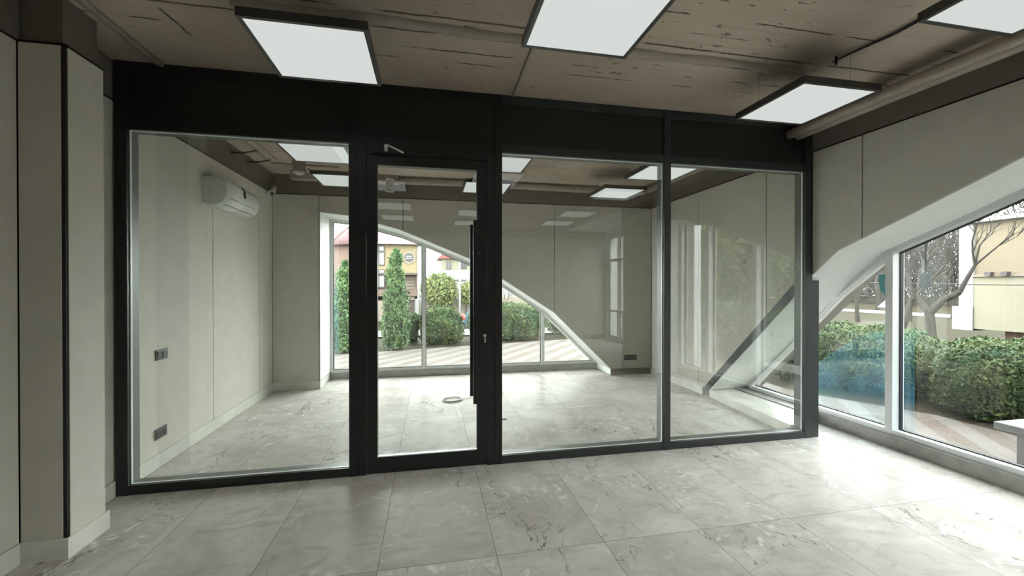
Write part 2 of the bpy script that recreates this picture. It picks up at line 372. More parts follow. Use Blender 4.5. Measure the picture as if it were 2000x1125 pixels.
# ---- floor and ceiling
b = MB(); b.box(XL - .3, 4.40, YF - .3, 7.09, -.10, 0); b.box(4.40, XA + .1, YF - .3, YA + .02, -.10, 0)
struct(b.build('floor', M['floor']), 'cream and grey marbled large-format floor tiles', 'floor')
b = MB(); b.box(XL - .3, 4.50, YF - .3, 7.2, H, H + .25); b.box(4.50, XA + .3, YF - .3, YA + .3, H, H + .25)
ceil = struct(b.build('ceiling', M['ceil']), 'rough taupe painted concrete ceiling', 'ceiling')
# formwork ridge and thin raised seams on the slab
b = MB()
for x0, x1, y0, y1 in ((-1.1, 2.78, 2.60, 2.655),):
    n = 60; pts = [(x0 + (x1 - x0) * i / n, 2.60 + .012 * math.sin(i * .35) + .02 * i / n + .004 * random.random(), H + .004) for i in range(n + 1)]
    b.tube(pts, [.040 + .005 * math.sin(i * .7) for i in range(n + 1)], 10)
struct(b.build('trim_1', M['pipe']), 'rounded concrete ridge running across the ceiling above the lamps', 'ceiling ridge')
b = MB(); b.tube([(.673 + .0005 * i, 2.45 + i * .03, H - .006) for i in range(33)], .011, 8)
b2 = b.build('ceiling_conduit', M['pipe']); tag(b2, 'thin painted conduit on the ceiling from the middle lamp to the black partition', 'conduit')
b = MB(); b.tube([(-1.90, y, H - .012) for y in (-1.2, 0, 1, 2, 3, 3.43)], .016, 8); b.tube([(-1.935, y, H - .008) for y in (-1.2, 0, 1, 2, 3, 3.43)], .009, 8)
tag(b.build('ceiling_conduit', M['pipe']), 'painted conduit along the ceiling at the left above the wall column', 'conduit')

# ---- walls: painted upper band, dark joint, panels as parts
def panel_run(parent, knots, seams, axis, a_face, a_back, zbase=SK, zt=PT, mt='panel'):
    for s0, s1 in zip(seams, seams[1:]):
        b = MB(); b.prism(wall_poly(knots, s0 + .005, s1 - .005, zt, zbase), a_face, a_back, axis); b.build('wall_panel', M[mt], parent)

NOK = [(99, 1), (100, 1)]
# left wall
b = MB(); b.box(XL - .3, XL - .018, YF - .3, YB + .6, 0, H); b.mi = 1; b.box(XL - .018, XL - .0, YF, YB + .02, PT + .014, H); b.mi = 2; b.box(XL - .018, XL - .012, YF, YB, SK, PT + .014)
wl_ = struct(b.build('wall_left', [M['band'], M['band'], M['groove']]), 'panelled left wall with dark painted band at the top', 'wall')
XLF = -2.180
b = MB(); b.box(XL - .01, XLF - .016, YF, 2.716, 0, H); b.build('wall_backing', M['groove'], wl_)
b = MB(); b.box(XL, XLF, YF, 2.72, PT + .014, H); b.build('upper_band', M['band'], wl_)
panel_run(wl_, NOK, [YF, -3.1, -1.91, -.72, .47, 1.66, 2.704], 'X', XLF, XLF - .014)
panel_run(wl_, NOK, [2.98, 3.62, 4.805, 5.99, YB], 'X', XL, XL - .012)
b = MB(); b.box(XLF, XLF + .012, YF, 2.700, 0, SK, .002); b.box(XL, XL + .014, 2.98, D - .0, 0, SK, .002); b.box(XL, XL + .014, D + .1, YB, 0, SK, .002)
struct(b.build('baseboard_left', M['skirt']), 'marbled skirting of the left wall', 'skirting')
def joint(parent, *bx):
    b = MB(); b.box(*bx, PT, PT + .013); b.build('shadow_joint', M['groove'], parent, 'black joint line')
joint(wl_, XL - .01, XL + .0012, 2.98, YB); joint(wl_, XLF - .01, XLF + .0012, YF, 2.704)
# column on the left wall
b = MB(); b.box(XL, -1.982, 2.722, 2.978, 0, PT + .014); b.mi = 1; b.box(XL, -1.992, 2.730, 2.968, PT + .002, H)
col = struct(b.build('wall_column', [M['groove'], M['band']]), 'panelled square column projecting from the left wall', 'column')
b = MB(); b.box(XLF + .006, -1.984, 2.702, 2.722, SK, PT); b.build('wall_panel', M['panel'], col)
b = MB(); b.box(-1.982, -1.962, 2.722, 2.972, SK, PT); b.build('wall_panel', M['panel'], col)
joint(col, XLF, -1.9615, 2.7015, 2.720); joint(col, -1.985, -1.9615, 2.7015, 2.973)
b = MB(); b.box(-1.984, -1.966, 2.706, 2.722, SK, PT); b.build('corner_profile', M['groove'], col, 'black corner profile')
b = MB(); b.box(XLF + .012, -1.950, 2.690, 2.702, 0, SK); b.box(-1.962, -1.950, 2.702, 2.992, 0, SK)
b.build('column_skirting', M['skirt'], col)
# back wall with the arched window
b = MB(); b.prism(wall_poly(ARB, XL - .3, 4.50, H, -.2), YB + .018, 7.2, 'Y')
b.mi = 1; b.prism(wall_poly(ARB, XL, XR + .02, PT + .014, SK), YB + .012, YB + .018, 'Y')
wb = struct(b.build('wall_back', [M['band'], M['groove']]), 'panelled back wall of the glazed room, cut by the arched window', 'wall')
b = MB(); b.box(XL, XR, YB, YB + .018, PT + .014, H); b.build('upper_band', M['band'], wb)
joint(wb, XL, XR, YB - .0012, YB + .01)
panel_run(wb, ARB, [XL, -1.590, -.403, .79, 1.98, 3.171, XR], 'Y', YB, YB + .012)
b = MB(); b.box(XL, -1.584, YB - .014, YB, 0, SK, .002); b.box(-1.584, -1.570, YB - .014, 7.02, 0, SK, .002)
struct(b.build('baseboard_back', M['skirt']), 'marbled skirting of the back wall and the window reveal', 'skirting')
# right wall
b = MB(); b.prism(wall_poly(ARR, YA, YB + .6, H, -.2), XR + .018, 4.50, 'X')
b.mi = 1; b.prism(wall_poly(ARR, YA, YB, PT + .014, SK), XR + .012, XR + .018, 'X')
wr = struct(b.build('wall_right', [M['band'], M['groove']]), 'panelled right wall cut by the big arched window', 'wall')
b = MB(); b.box(XR, XR + .018, YA, YB, PT + .014, H); b.build('upper_band', M['band'], wr)
joint(wr, XR - .0012, XR + .01, YA, YB)
panel_run(wr, ARR, [YA, .57, 1.76, 2.948, D], 'X', XR, XR + .012)
panel_run(wr, ARR, [D + .1, 3.995, 5.19, YB], 'X', XR, XR + .012)
b = MB(); b.box(XR - .012, XR, 5.08, YB, 0, SK, .002); b.box(XR - .012, XR, YA, .46, 0, SK, .002)
struct(b.build('baseboard_right', M['skirt']), 'marbled skirting of the right wall', 'skirting')
# dark edge strip along the low end of the arch beyond the partition
k = [(3.53, 1.505), (3.65, 1.36), (4.93, .112)]
b = MB(); b.prism([(s, z + .004) for s, z in k] + [(5.12, .0), (5.115, .055), (3.65, 1.505), (3.53, 1.64)], XR - .004, XR, 'X')
struct(b.build('trim_2', M['anthr']), 'dark diagonal edge strip along the low end of the right arch behind the glass', 'trim')
# wall behind the camera and the alcove
b = MB(); b.box(XL - .3, XA + .3, YF - .3, YF - .012, 0, H); b.mi = 1; b.box(XL, XA, YF - .012, YF, PT + .014, H)
wf = struct(b.build('wall_front', [M['band'], M['band']]), 'panelled wall behind the viewpoint', 'wall')
panel_run(wf, NOK, [XL, -1.0, .19, 1.38, 2.57, 3.76, XA], 'Y', YF, YF - .011)
AW = [(-3.98, .08), (-1.9, .08), (-1.9, 2.86), (-3.98, 2.86)]
b = MB(); b.box(XA, XA + .3, -1.9, YA + .3, -.2, H); b.box(XA, XA + .3, -3.98, -1.9, 2.86, H); b.box(XA, XA + .3, YF - .3, -3.98, -.2, H); b.box(XA, XA + .3, -3.98, -1.9, -.2, .08); b.box(4.50, XA, YA, YA + .3, -.2, H)
struct(b.build('wall_alcove', M['white']), 'white right wall of the alcove behind the viewpoint', 'wall')

b = MB(); b.box(XR + .02, XA, YF, YA + .001, 3.03, H - .001); struct(b.build('trim_8', M['white']), 'white lowered ceiling of the alcove behind the viewpoint', 'ceiling panel')
# ---- reveals (white linings)
def lining(name, knots, axis, a0, a1, zend0, zend1, label, th=.012):
    b = MB(); path = [(knots[0][0], zend0)] + knots + [(knots[-1][0], zend1)]
    path = [p for i, p in enumerate(path) if i == 0 or abs(p[0] - path[i - 1][0]) + abs(p[1] - path[i - 1][1]) > 1e-4]
    outer = path[::-1]
    inn = []
    c = (sum(p[0] for p in path) / len(path), .3)
    poly = path + [(p[0], p[1]) for p in outer]
    # strip: path offset inwards by th
    full = path[:]; ins = inset(full, th) if len(full) > 2 else full
    P = (lambda u, v, a: (u, a, v)) if axis == 'Y' else (lambda u, v, a: (a, u, v))
    A = [[b.bm.verts.new(P(u, v, a)) for u, v in q] for q in (full, ins) for a in (a0, a1)]
    for i in range(len(full) - 1):
        for p, q in ((0, 1), (1, 3), (3, 2), (2, 0)):
            b.bm.faces.new((A[p][i], A[q][i], A[q][i + 1], A[p][i + 1]))
    return struct(b.build(name, M['white']), label, 'window reveal')
lining('trim_3', ARB, 'Y', YB - .002, 7.06, SK, 0, 'white lining of the back arched window reveal')
lining('trim_4', ARR, 'X', XR - .002, 4.26, 0, .1, 'white lining of the right arched window reveal')

# ---- windows
def bot_poly(knots, s0, s1, zb, inset_top=.0):
    pts = [(s0, zb), (s1, zb), (s1, interp(knots, s1))] + [(s, z) for s, z in knots[::-1] if s0 < s < s1] + [(s0, interp(knots, s0))]
    out = []
    for p in pts:
        if p[1] < zb + .002 and p not in ((s0, zb), (s1, zb)): continue
        out.append(p)
    return out
def window(name, knots, s0, s1, zb, axis, a_in, mull, label, transoms=(), fw=.045, dep=.09, sgn=1, mw=.06, gy=.040):
    """frame inner face at a_in; bars at mull; glass in the middle of the frame"""
    root = struct(empty(name, ((s0, a_in, zb) if axis == 'Y' else (a_in, s0, zb))), label, 'window')
    a0, a1 = a_in, a_in + dep
    b = MB(); b.ring(bot_poly(knots, s0, s1, zb), fw, a0, a1, axis); b.build('window_frame', M['pvc'], root)
    for q in mull:
        z = interp(knots, q); b = MB(); hw = mw / 2
        P = [(q - hw, zb + fw * .9), (q + hw, zb + fw * .9), (q + hw, interp(knots, q + hw) - fw * .9), (q - hw, interp(knots, q - hw) - fw * .9)]
        b.prism(P, a0 - .015, a1, axis); b.build('mullion', M['pvc'], root)
    for t in transoms:
        b = MB(); b.prism([(s0 + fw, t - .03), (s1 - fw, t - .03), (s1 - fw, t + .03), (s0 + fw, t + .03)], a0 - .005, a1, axis); b.build('transom', M['pvc'], root)
    edges = [s0 + fw] + [v for q in mull for v in (q - mw / 2, q + mw / 2)] + [s1 - fw]; ga, gb = MB(), MB()
    kk = [(s, z - fw * 1.02) for s, z in knots]
    for i in range(0, len(edges), 2):
        e0, e1 = edges[i], edges[i + 1]
        pl = bot_poly(kk, e0, e1, zb + fw)
        if len(pl) < 3 or e1 - e0 < .05: continue
        try: gb.ring(pl, .009, a0 + gy - .026, a0 + gy + .01, axis)
        except Exception: pass
        ga.prism(pl, a0 + gy, a0 + gy + .006, axis)
    gb.build('gasket', M['gasket'], root); ga.build('glass_pane', M['wglass'], root)
    return root
KB = [(s, z - .012) for s, z in ARB]; KR = [(s, z - .012) for s, z in ARR]
KB2 = KB[:-1] + [(2.91, .158)]; KR2 = [(s, z + (.06 if s == 3.65 else 0)) for s, z in KR[:-1]] + [(4.86, .168)]
w1 = window('window_1', KB2, -1.572, 2.90, .105, 'Y', 7.045, [-.103, 1.945], 'arched back window in white frames with two uprights, looking onto cypresses and a yellow house')
w2 = window('window_2', KR2, .472, 4.84, .115, 'X', 4.215, [1.21, 2.16, 3.099], 'large arched right window in white frames beside the partition, looking onto a hedge', dep=.12, gy=.090, mw=.064)
AK = [(-3.98, 2.86), (-1.9, 2.86)]
w3 = window('window_3', AK, -3.98, -1.9, .08, 'X', XA + .02, [-3.3, -2.6], 'tall white-framed window of the alcove behind the viewpoint', transoms=(.82, 2.2))
# tinted sheets standing in for blue reflections in the panes
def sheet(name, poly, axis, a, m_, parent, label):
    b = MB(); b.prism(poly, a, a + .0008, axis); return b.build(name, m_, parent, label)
sheet('film', [(-1.527, .34), (-1.455, .34), (-1.455, 1.6), (-1.50, 1.75), (-1.527, 1.75)], 'Y', 7.078, M['reflection_tint2'], w1, 'teal tint strip painting in a reflection')
sheet('film', [(3.135, .17), (3.915, .17), (3.915, .63), (3.54, .93), (3.34, 1.04), (3.135, 1.07)], 'X', 4.302, M['film'], w2, 'blue tint sheet painting in a reflection')
sheet('film', [(2.955, .17), (3.062, .17), (3.062, 1.08), (2.955, 1.08)], 'X', 4.302, M['film'], w2, 'blue tint sheet painting in a reflection')
sheet('film', [(3.136, 1.0), (3.36, .985), (3.30, 1.045), (3.136, 1.06)], 'X', 4.300, M['film'], w2, 'bright blue tint scrap painting in a reflection')
dc = [(3.255 - .13 + .13 * math.cos(t), 1.50 + .13 * math.sin(t)) for t in [-PI + PI * i / 16 for i in range(17)]]
dcl = sheet('decal', [(y, z) for y, z in [(3.165 + .095 * math.cos(t), 1.54 + .14 * math.sin(t)) for t in [-PI + PI * i / 16 for i in range(17)]]] + [(3.260, 1.61), (3.070, 1.61)], 'X', 4.296, M['decal'], w2, 'teal round-bottomed decal half behind the upright')
sheet('decal_print', [(3.10, 1.50), (3.215, 1.50), (3.215, 1.575), (3.10, 1.575)], 'X', 4.2950, M['decal2'], dcl, None)

# ---- stone curbs under the windows and the raised threshold
b = MB(); b.box(-1.570, 2.95, 7.02, 7.14, 0, .105, .004); struct(b.build('trim_5', M['curb']), 'grey stone curb under the back arched window', 'window curb')
b = MB(); b.box(4.18, 4.31, .46, 4.93, 0, .115, .004); struct(b.build('trim_6', M['curb']), 'grey stone curb under the right arched window', 'window curb')
b = MB(); b.prism([(3.70, 4.95), (3.555, 3.53), (3.745, 3.53), (4.178, 3.80), (4.178, 4.95)], 0, .10, 'Z'); b.mi = 1; b.box(4.05, 4.18, 3.80, 4.93, .10, .112)
struct(b.build('trim_7', [M['skirt'], M['curb']]), 'raised pale threshold under the right arch behind the glass partition', 'threshold')

# ------------------------------------------------------------------ glazed partition
part = struct(empty('wall_glass', (0, D, 0)), 'black-framed glass partition wall between the two rooms', 'partition')
DP = .12
def fb(name, x0, x1, z0, z1, y0=D, y1=D + DP, m_='black', bev=.002, lab=None):
    b = MB(); b.box(x0, x1, y0, y1, z0, z1, bev); return b.build(name, M[m_], part, lab)
posts = [(-2.195, -2.120, 'black'), (-.625, -.562, 'black'), (.532, .593, 'black'), (2.092, 2.156, 'anthr'), (3.614, 3.697, 'anthr')]
for x0, x1, mm in posts: fb('post', x0, x1, 0, H - .002, D - .004, D + DP, mm)
fb('post', 3.697, 3.785, 0, 1.555, D + .004, D + .034, 'anthr', lab='short anthracite closing post in the window reveal')
cells = [(-2.120, -.625), (.593, 2.092), (2.156, 3.614)]
for i, (x0, x1) in enumerate(cells):
    mm = 'black' if i == 0 else 'anthr'
    fb('bottom_rail', x0, x1, 0, .068, m_=mm); fb('transom', x0, x1, 2.622, 2.690, m_=mm); fb('top_rail', x0, x1, 3.030, H - .002, m_=mm)
    fb('header_panel', x0, x1, 2.690, 3.030, D + .012, D + .088, 'blackpanel')
    b = MB(); b.box(x0 - .004, x1 + .004, D + .016, D + .024, .064, 2.626); b.build('glass_pane', M['pglass'], part)
    b = MB(); e0 = .006
    for p in ((x0, x0 + e0, .068, 2.622), (x1 - e0, x1, .068, 2.622), (x0, x1, .068, .068 + e0 * .6), (x0, x1, 2.622 - e0, 2.622)):
        b.box(p[0], p[1], D + .0245, D + .040, p[2], p[3])
    b.build('glazing_bead', M['bead'], part, 'bright glazing bead')
    b = MB(); b.box(x0, x0 + .002, D + .041, D + DP - .002, .068, 2.622); b.box(x1 - .002, x1, D + .041, D + DP - .002, .068, 2.622); b.box(x0, x1, D + .041, D + DP - .002, .068, .070); b.box(x0, x1, D + .041, D + DP - .002, 2.620, 2.622)
    b.build('lit_inner_side', M['lit_side'], part, 'grey metal inner side of the frame')  # window light on the black frame's inner sides, painted in as grey
fb('top_rail', -.562, .532, 3.030, H - .002); fb('transom', -.562, .532, 2.622, 2.690); fb('header_panel', -.562, .532, 2.690, 3.030, D + .012, D + .088, 'blackpanel')

# door
door = struct(empty('door_1', (.42, D, 0)), 'black-framed glass door in the partition with a long pull bar', 'door')
def db(name, x0, x1, z0, z1, y0, y1, m_='black', bev=.002, parent=None, lab=None):
    b = MB(); b.box(x0, x1, y0, y1, z0, z1, bev); return b.build(name, M[m_], parent or door, lab)
b = MB(); b.box(-.562, -.497, D - .001, D + DP, 0, 2.622, .002); b.box(.466, .532, D - .001, D + DP, 0, 2.622, .002); b.box(-.497, .466, D - .001, D + DP, 2.545, 2.622, .002)
b.build('door_frame', M['black'], door)
b = MB(); y0, y1 = D + .006, D + .075
b.box(-.493, -.414, y0, y1, .010, 2.541, .002); b.box(.383, .462, y0, y1, .010, 2.541, .002); b.box(-.414, .383, y0, y1, .010, .130, .002); b.box(-.414, .383, y0, y1, 2.462, 2.541, .002)
leaf = b.build('door_leaf', M['black'], door)
db('glass_pane', -.418, .387, .126, 2.466, D + .030, D + .038, 'pglass', 0)
db('glazing_bead', -.414, .383, .130, .137, D + .012, D + .029, 'bead', 0, lab='bright glazing bead')
db('floor_seal', -.493, .462, .001, .010, D + .02, D + .06, 'gasket', 0)
for yy, lab in ((3.335, 'long black square pull bar on the near side of the door'), (3.585, 'long black square pull bar on the far side of the door')):
    x0 = .341 if yy < D else .338; b = MB(); b.box(x0, x0 + .036, yy - .012, yy + .012, .545, 2.030, .002)
    ph = b.build('pull_bar', M['black'], door, lab); b = MB()
    for z in (.80, 1.78):
        a, c = (yy + .012, D + .007) if yy < D else (D + .074, yy - .012)
        b.tube([(x0 + .018, a - .002, z), (x0 + .055, c, z)], .009, 10)
    b.build('standoff', M['black'], ph)
b = MB(); b.cyl((.445, D - .002, 1.087), .014, .018, 20, 'Y'); b.box(.4435, .4465, D - .018, D - .010, 1.075, 1.100); b.box(.438, .452, D - .022, D - .014, 1.030, 1.075, .002)
b.build('lock_cylinder', M['chrome'], door, 'steel lock cylinder with key')
b = MB(); b.box(-.44, -.20, D - .045, D + .004, 2.545, 2.610, .006); cl = b.build('door_closer', M['black'], door)
b = MB(); b.cyl((-.338, D - .052, 2.600), .017, .012, 16); b.box(-.350, -.326, D - .056, D - .046, 2.556, 2.606, .002); b.tube([(-.335, D - .056, 2.608), (-.205, D - .075, 2.545)], .008, 8)
b.build('closer_arm', M['alu'], cl, 'silver closer arm')
b = MB(); b.prism([(-.354, 2.256), (-.288, 2.250), (-.283, 2.362), (-.349, 2.368)], D + .0280, D + .0295, 'Y'); lb = b.build('paper_label', M['paper'], door, 'off-white paper label on the glass')
b = MB()
for i, w in enumerate((.040, .03, .045, .025, .04)): b.box(-.342, -.342 + w, D + .0275, D + .0280, 2.340 - i * .018, 2.345 - i * .018)
b.build('label_print', M['ink'], lb)

# ------------------------------------------------------------------ ceiling lamps
def make_lamp(cx, cy, label, group):
    t = empty('ceiling_panel_light', (cx, cy, 2.8)); tag(t, label, 'ceiling light', group)
    h = .304; rm = .022; b = MB()
    for x0, x1, y0, y1 in ((-h, h, -h, -h + rm), (-h, h, h - rm, h), (-h, -h + rm, -h + rm, h - rm), (h - rm, h, -h + rm, h - rm)): b.box(x0, x1, y0, y1, 0, .045, .001)
    b.box(-h + .01, h - .01, -h + .01, h - .01, .036, .044)
    b.build('lamp_frame', M['lampf']).parent = t
    b = MB(); b.box(-h + rm, h - rm, -h + rm, h - rm, .003, .010); b.build('diffuser', M['diff']).parent = t
    for sx_, sy_ in ((-1, -1), (1, -1), (1, 1), (-1, 1)):
        b = MB(); b.tube([(sx_ * .19, sy_ * .19, .043), (sx_ * .19, sy_ * .19, H - 2.8)], .0012, 5); b.cyl((sx_ * .19, sy_ * .19, .045), .007, .024, 8); b.cyl((sx_ * .19, sy_ * .19, H - 2.8 - .006), .009, .012, 8)
        b.build('suspension_wire', M['wire']).parent = t
    return t
GL, GB, GH = 'square ceiling lights of the front room', 'square ceiling lights of the room behind the glass', 'square ceiling lights behind the viewpoint'
L0 = make_lamp(-.615, 2.512, 'square lit ceiling panel light hanging at the left in front of the black header', GL)
dup(L0, (.793, 1.90, 2.8), 'square lit ceiling panel light cut by the top edge of the photo at the middle', GL)
dup(L0, (2.645, 2.530, 2.8), 'square lit ceiling panel light beside the painted pipes at the right end of the partition', GL)
dup(L0, (2.665, 1.315, 2.8), 'square lit ceiling panel light in the top right corner of the photo', GL)
dup(L0, (-1.080, 4.375, 2.8), 'lit ceiling panel light behind the left pane, the nearer of the two there', GB)
dup(L0, (-1.065, 5.455, 2.8), 'lit ceiling panel light behind the left pane, just right of the smoke detector', GB)
dup(L0, (.735, 4.365, 2.8), 'lit ceiling panel light seen at the top left corner of the wide middle pane', GB)
dup(L0, (.730, 5.480, 2.8), 'lit ceiling panel light seen through the door glass at its upper right corner', GB)
dup(L0, (2.625, 4.370, 2.8), 'lit ceiling panel light crossing the post between the two right panes', GB)
dup(L0, (2.570, 5.430, 2.8), 'lit ceiling panel light lowest in the upper right of the wide middle pane', GB)
for px_, py_, t_ in ((2.62, -.27, 'upper pale reflection across the seam of the middle pane'), (2.60, -1.37, 'lower pale reflection across the seam of the middle pane'), (-.60, -.10, 'upper pale reflection left in the door glass'),
                  (-.60, -1.27, 'lower pale reflection left in the door glass'), (.78, -.50, 'upper pale reflection right in the door glass'), (.78, -1.7, 'lower pale reflection right in the door glass'), (-.6, 1.32, 'reflected beside the paper label of the door')):
    dup(L0, (px_, py_, 2.8), 'ceiling light behind the viewpoint, ' + t_, GH)

# ------------------------------------------------------------------ pipes and cables at the ceiling
for (x, z, r, lab) in ((3.41, 2.962, .043, 'painted round pipe along the right ceiling edge, the one nearer the lamps'), (3.505, 2.955, .040, 'painted round pipe along the right ceiling edge, the one nearer the wall')):
    b = MB(); b.tube([(x + .004 * math.sin(y * 2), y, z + .006 * math.sin(y * 1.7 + x)) for y in [YA + .2 * i for i in range(19)] + [D - .02]], r, 16)
    tag(b.build('painted_pipe', M['pipe']), lab, 'pipe', 'painted pipes at the right ceiling edge')
b = MB(); b.tube([(x, 6.27, 3.045 + .004 * math.sin(x * 2)) for x in [-.45 + i * .25 for i in range(15)]], .05, 16); b.box(-1.9, -.45, 6.2, 6.34, 2.99, H - .001, .004)
tag(b.build('painted_pipe', M['pipe']), 'painted pipe and duct box along the ceiling above the back wall', 'pipe')
b = MB(); b.tube([(3.42, y, 3.03) for y in (D + .1, 4.4, 5.4, 6.3)], .05, 14)
tag(b.build('painted_pipe', M['pipe']), 'painted pipe along the right ceiling edge of the room behind the glass', 'pipe')
b = MB()
for o_ in (0, .022): b.tube([(2.86 + o_, y, H - .014) for y in (1.6, 1.9, 2.1)] + [(2.80 + o_ * .3, 2.36, H - .02), (2.78, 2.42, H - .03)], .0055, 6)
b.cyl((2.785, 2.40, H - .03), .008, .06, 8)
tag(b.build('ceiling_cable', M['cable_k']), 'pair of dark cables on the ceiling between the two right lamps', 'cable')
# conduit and cable stubs over the left of the back room
b = MB(); b.tube([(-2.02, y, H - .014) for y in (4.4, 5.0, 5.5, 5.86)], .014, 8); b.tube([(-2.02, 5.86, H - .014), (-1.75, 5.90, H - .014), (-1.2, 5.9, H - .014)], .012, 8)
tag(b.build('ceiling_conduit', M['pipe']), 'bent painted conduit on the back room ceiling above the air conditioner', 'conduit')
b = MB(); b.tube([(-1.90, y, H - .014) for y in (4.9, 5.3, 5.55)], .009, 8); b.tube([(-1.9, 5.55, H - .014), (-1.87, 5.66, H - .03)], .009, 8)
tag(b.build('ceiling_cable', M['pipe']), 'short painted cable run beside the bent conduit on the back room ceiling', 'cable')
for (y, x0, x1, lab) in ((5.20, -2.2, -1.95, 'dark cable stub sticking out of the left wall top, the one nearer the partition'), (5.56, -2.18, -1.93, 'dark cable stub sticking out of the left wall top, the one nearer the camera dome')):
    b = MB(); b.tube([(x0, y, H - .10), ((x0 + x1) / 2, y + .02, H - .085), (x1, y + .03, H - .05)], .010, 8); b.sph((x0 + .01, y, H - .10), .016, 8)
    tag(b.build('cable_stub', M['cable_k']), lab, 'cable')

# ------------------------------------------------------------------ air conditioner
ac = empty('air_conditioner', (XL, 4.63, 2.31)); tag(ac, 'white wall-mounted air conditioner high on the left wall behind the glass', 'air conditioner')
prof = [(0, .005), (.0, .285), (.05, .290), (.13, .288), (.175, .270), (.198, .225), (.205, .15), (.196, .085), (.165, .035), (.11, .006), (.05, .0)]
def acprism(y0, y1, sc=1.0, m_='acw', name='housing', dx=0, lab=None):
    b = MB(); cx, cz = .10, .145
    b.prism([(x, z) for x, z in [((XL + cx + (p[0] - cx) * sc) + dx, 2.312 + cz + (p[1] - cz) * sc) for p in prof]], y0, y1, 'Y')
    for f in b.bm.faces:
        f.smooth = len(f.verts) == 4
    o = b.build(name, M[m_], ac, lab); return o
acprism(4.655, 5.435); acprism(4.632, 4.655, .95, 'acs', 'end_cap', lab='grey end cap'); acprism(5.435, 5.455, .95, 'acs', 'end_cap', lab='grey end cap')
b = MB(); b.box(XL, XL + .035, 4.60, 5.48, 2.325, 2.585, .003); b.build('mounting_plate', M['acs'], ac)
b = MB()
for i in range(5, 8): pass
seg = [(p[0], p[1]) for p in prof[3:8]]
def strip(b, y0, y1, ps, off):
    P = []
    for i, (x, z) in enumerate(ps):
        a = ps[max(i - 1, 0)]; c = ps[min(i + 1, len(ps) - 1)]; tx, tz = c[0] - a[0], c[1] - a[1]; l = math.hypot(tx, tz); nx, nz = -tz / l, tx / l
        P.append((XL + x + nx * off, 2.312 + z + nz * off))
    for i in range(len(P) - 1):
        b.bm.faces.new([b.bm.verts.new(q) for q in ((P[i][0], y0, P[i][1]), (P[i][0], y1, P[i][1]), (P[i + 1][0], y1, P[i + 1][1]), (P[i + 1][0], y0, P[i + 1][1]))])
b = MB(); strip(b, 5.02, 5.085, [(.150, .279), (.175, .270), (.198, .225), (.205, .15)], .0025); strip(b, 5.02, 5.085, [(.150, .279), (.175, .270), (.198, .225), (.205, .15)], -.0025)
b.build('display_strip', M['acd'], ac, 'dark display strip')
b = MB(); strip(b, 5.025, 5.08, [(.205, .148), (.2035, .125), (.202, .105)], .003); b.build('badge', M['acs'], ac, 'small grey label under the display')
b = MB(); strip(b, 4.72, 5.38, [(.1965, .088), (.1955, .083)], .002); strip(b, 4.70, 5.40, [(.150, .026), (.144, .0225)], .002); strip(b, 4.70, 4.704, [(.196, .085), (.165, .035)], .002)
b.build('outlet_gap', M['gasket'], ac)
# smoke detector on a box, security camera
t = empty('smoke_detector', (-1.60, 5.56, H)); tag(t, 'round white smoke detector under a taupe box on the back room ceiling', 'smoke detector')
b = MB(); b.box(-1.66, -1.54, 5.50, 5.62, 2.925, H, .003); b.build('mounting_box', M['pipe'], t)
b = MB(); b.cyl((-1.60, 5.56, 2.913), .066, .024, 28); b.cyl((-1.60, 5.56, 2.893), .040, .018, 28, r2=.05); b.build('detector_disc', M['plastic_w'], t)
b = MB(); b.cyl((-1.60, 5.56, 2.888), .034, .008, 24); b.build('sensor_cap', M['sw'], t)
b = MB(); b.sph((-1.50, 5.62, 2.955), .03, 10); b.build('joint_cap', M['plastic_w'], t)
t = empty('security_camera', (XL, 6.28, 2.80)); tag(t, 'small white security camera in the far left corner beside the air conditioner', 'security camera')
b = MB(); b.cyl((XL + .02, 6.25, 2.79), .03, .04, 16, 'X'); b.tube([(XL + .03, 6.25, 2.79), (XL + .07, 6.22, 2.80)], .012, 8); b.build('bracket', M['plastic_w'], t)
b = MB(); b.tube([(XL + .075, 6.30, 2.872), (XL + .10, 6.16, 2.758)], [.036, .036], 16); b.build('camera_body', M['plastic_w'], t)
b = MB(); b.tube([(XL + .10, 6.16, 2.758), (XL + .1018, 6.15, 2.750)], .024, 14); b.build('lens', M['hole'], t)

# ------------------------------------------------------------------ switches and sockets
def plate_left(y0, z0, label, cat, kind):
    t = empty(cat.replace(' ', '_'), (XL, y0, z0)); tag(t, label, cat)
    b = MB(); b.box(XL, XL + .010, y0, y0 + .150, z0, z0 + .088, .002); b.build('cover_plate', M['sw'], t)
    if kind == 'switch':
        for i in (0, 1): b = MB(); b.box(XL + .009, XL + .015, y0 + .013 + i * .066, y0 + .068 + i * .066, z0 + .015, z0 + .073, .001); b.build('rocker', M['swk' if i == 0 else 'sw'], t)
    else:
        b = MB(); b.box(XL + .009, XL + .013, y0 + .013, y0 + .068, z0 + .015, z0 + .073, .001); b.build('blank_insert', M['swk'], t)
        b = MB(); b.cyl((XL + .0105, y0 + .108, z0 + .044), .021, .004, 24, 'X'); b.build('socket_well', M['hole'], t)
        for s_ in (-1, 1): b = MB(); b.cyl((XL + .013, y0 + .108 + s_ * .0095, z0 + .044), .003, .003, 8, 'X'); b.build('contact_hole', M['chrome'], t)
plate_left(3.882, .885, 'dark grey double light switch on the left wall behind the glass', 'light switch', 'switch')
plate_left(3.870, .235, 'dark grey power socket low on the left wall below the light switch', 'power socket', 'socket')
t = empty('power_socket', (3.20, YB, .25)); tag(t, 'black triple power socket low at the right end of the back wall', 'power socket')
b = MB(); b.box(3.205, 3.425, YB - .010, YB, .252, .335, .002); b.build('cover_plate', M['hole'], t)
for i in range(3): b = MB(); b.cyl((3.243 + i * .072, YB - .011, .293), .021, .004, 20, 'Y'); b.build('socket_well', M['swk'], t)
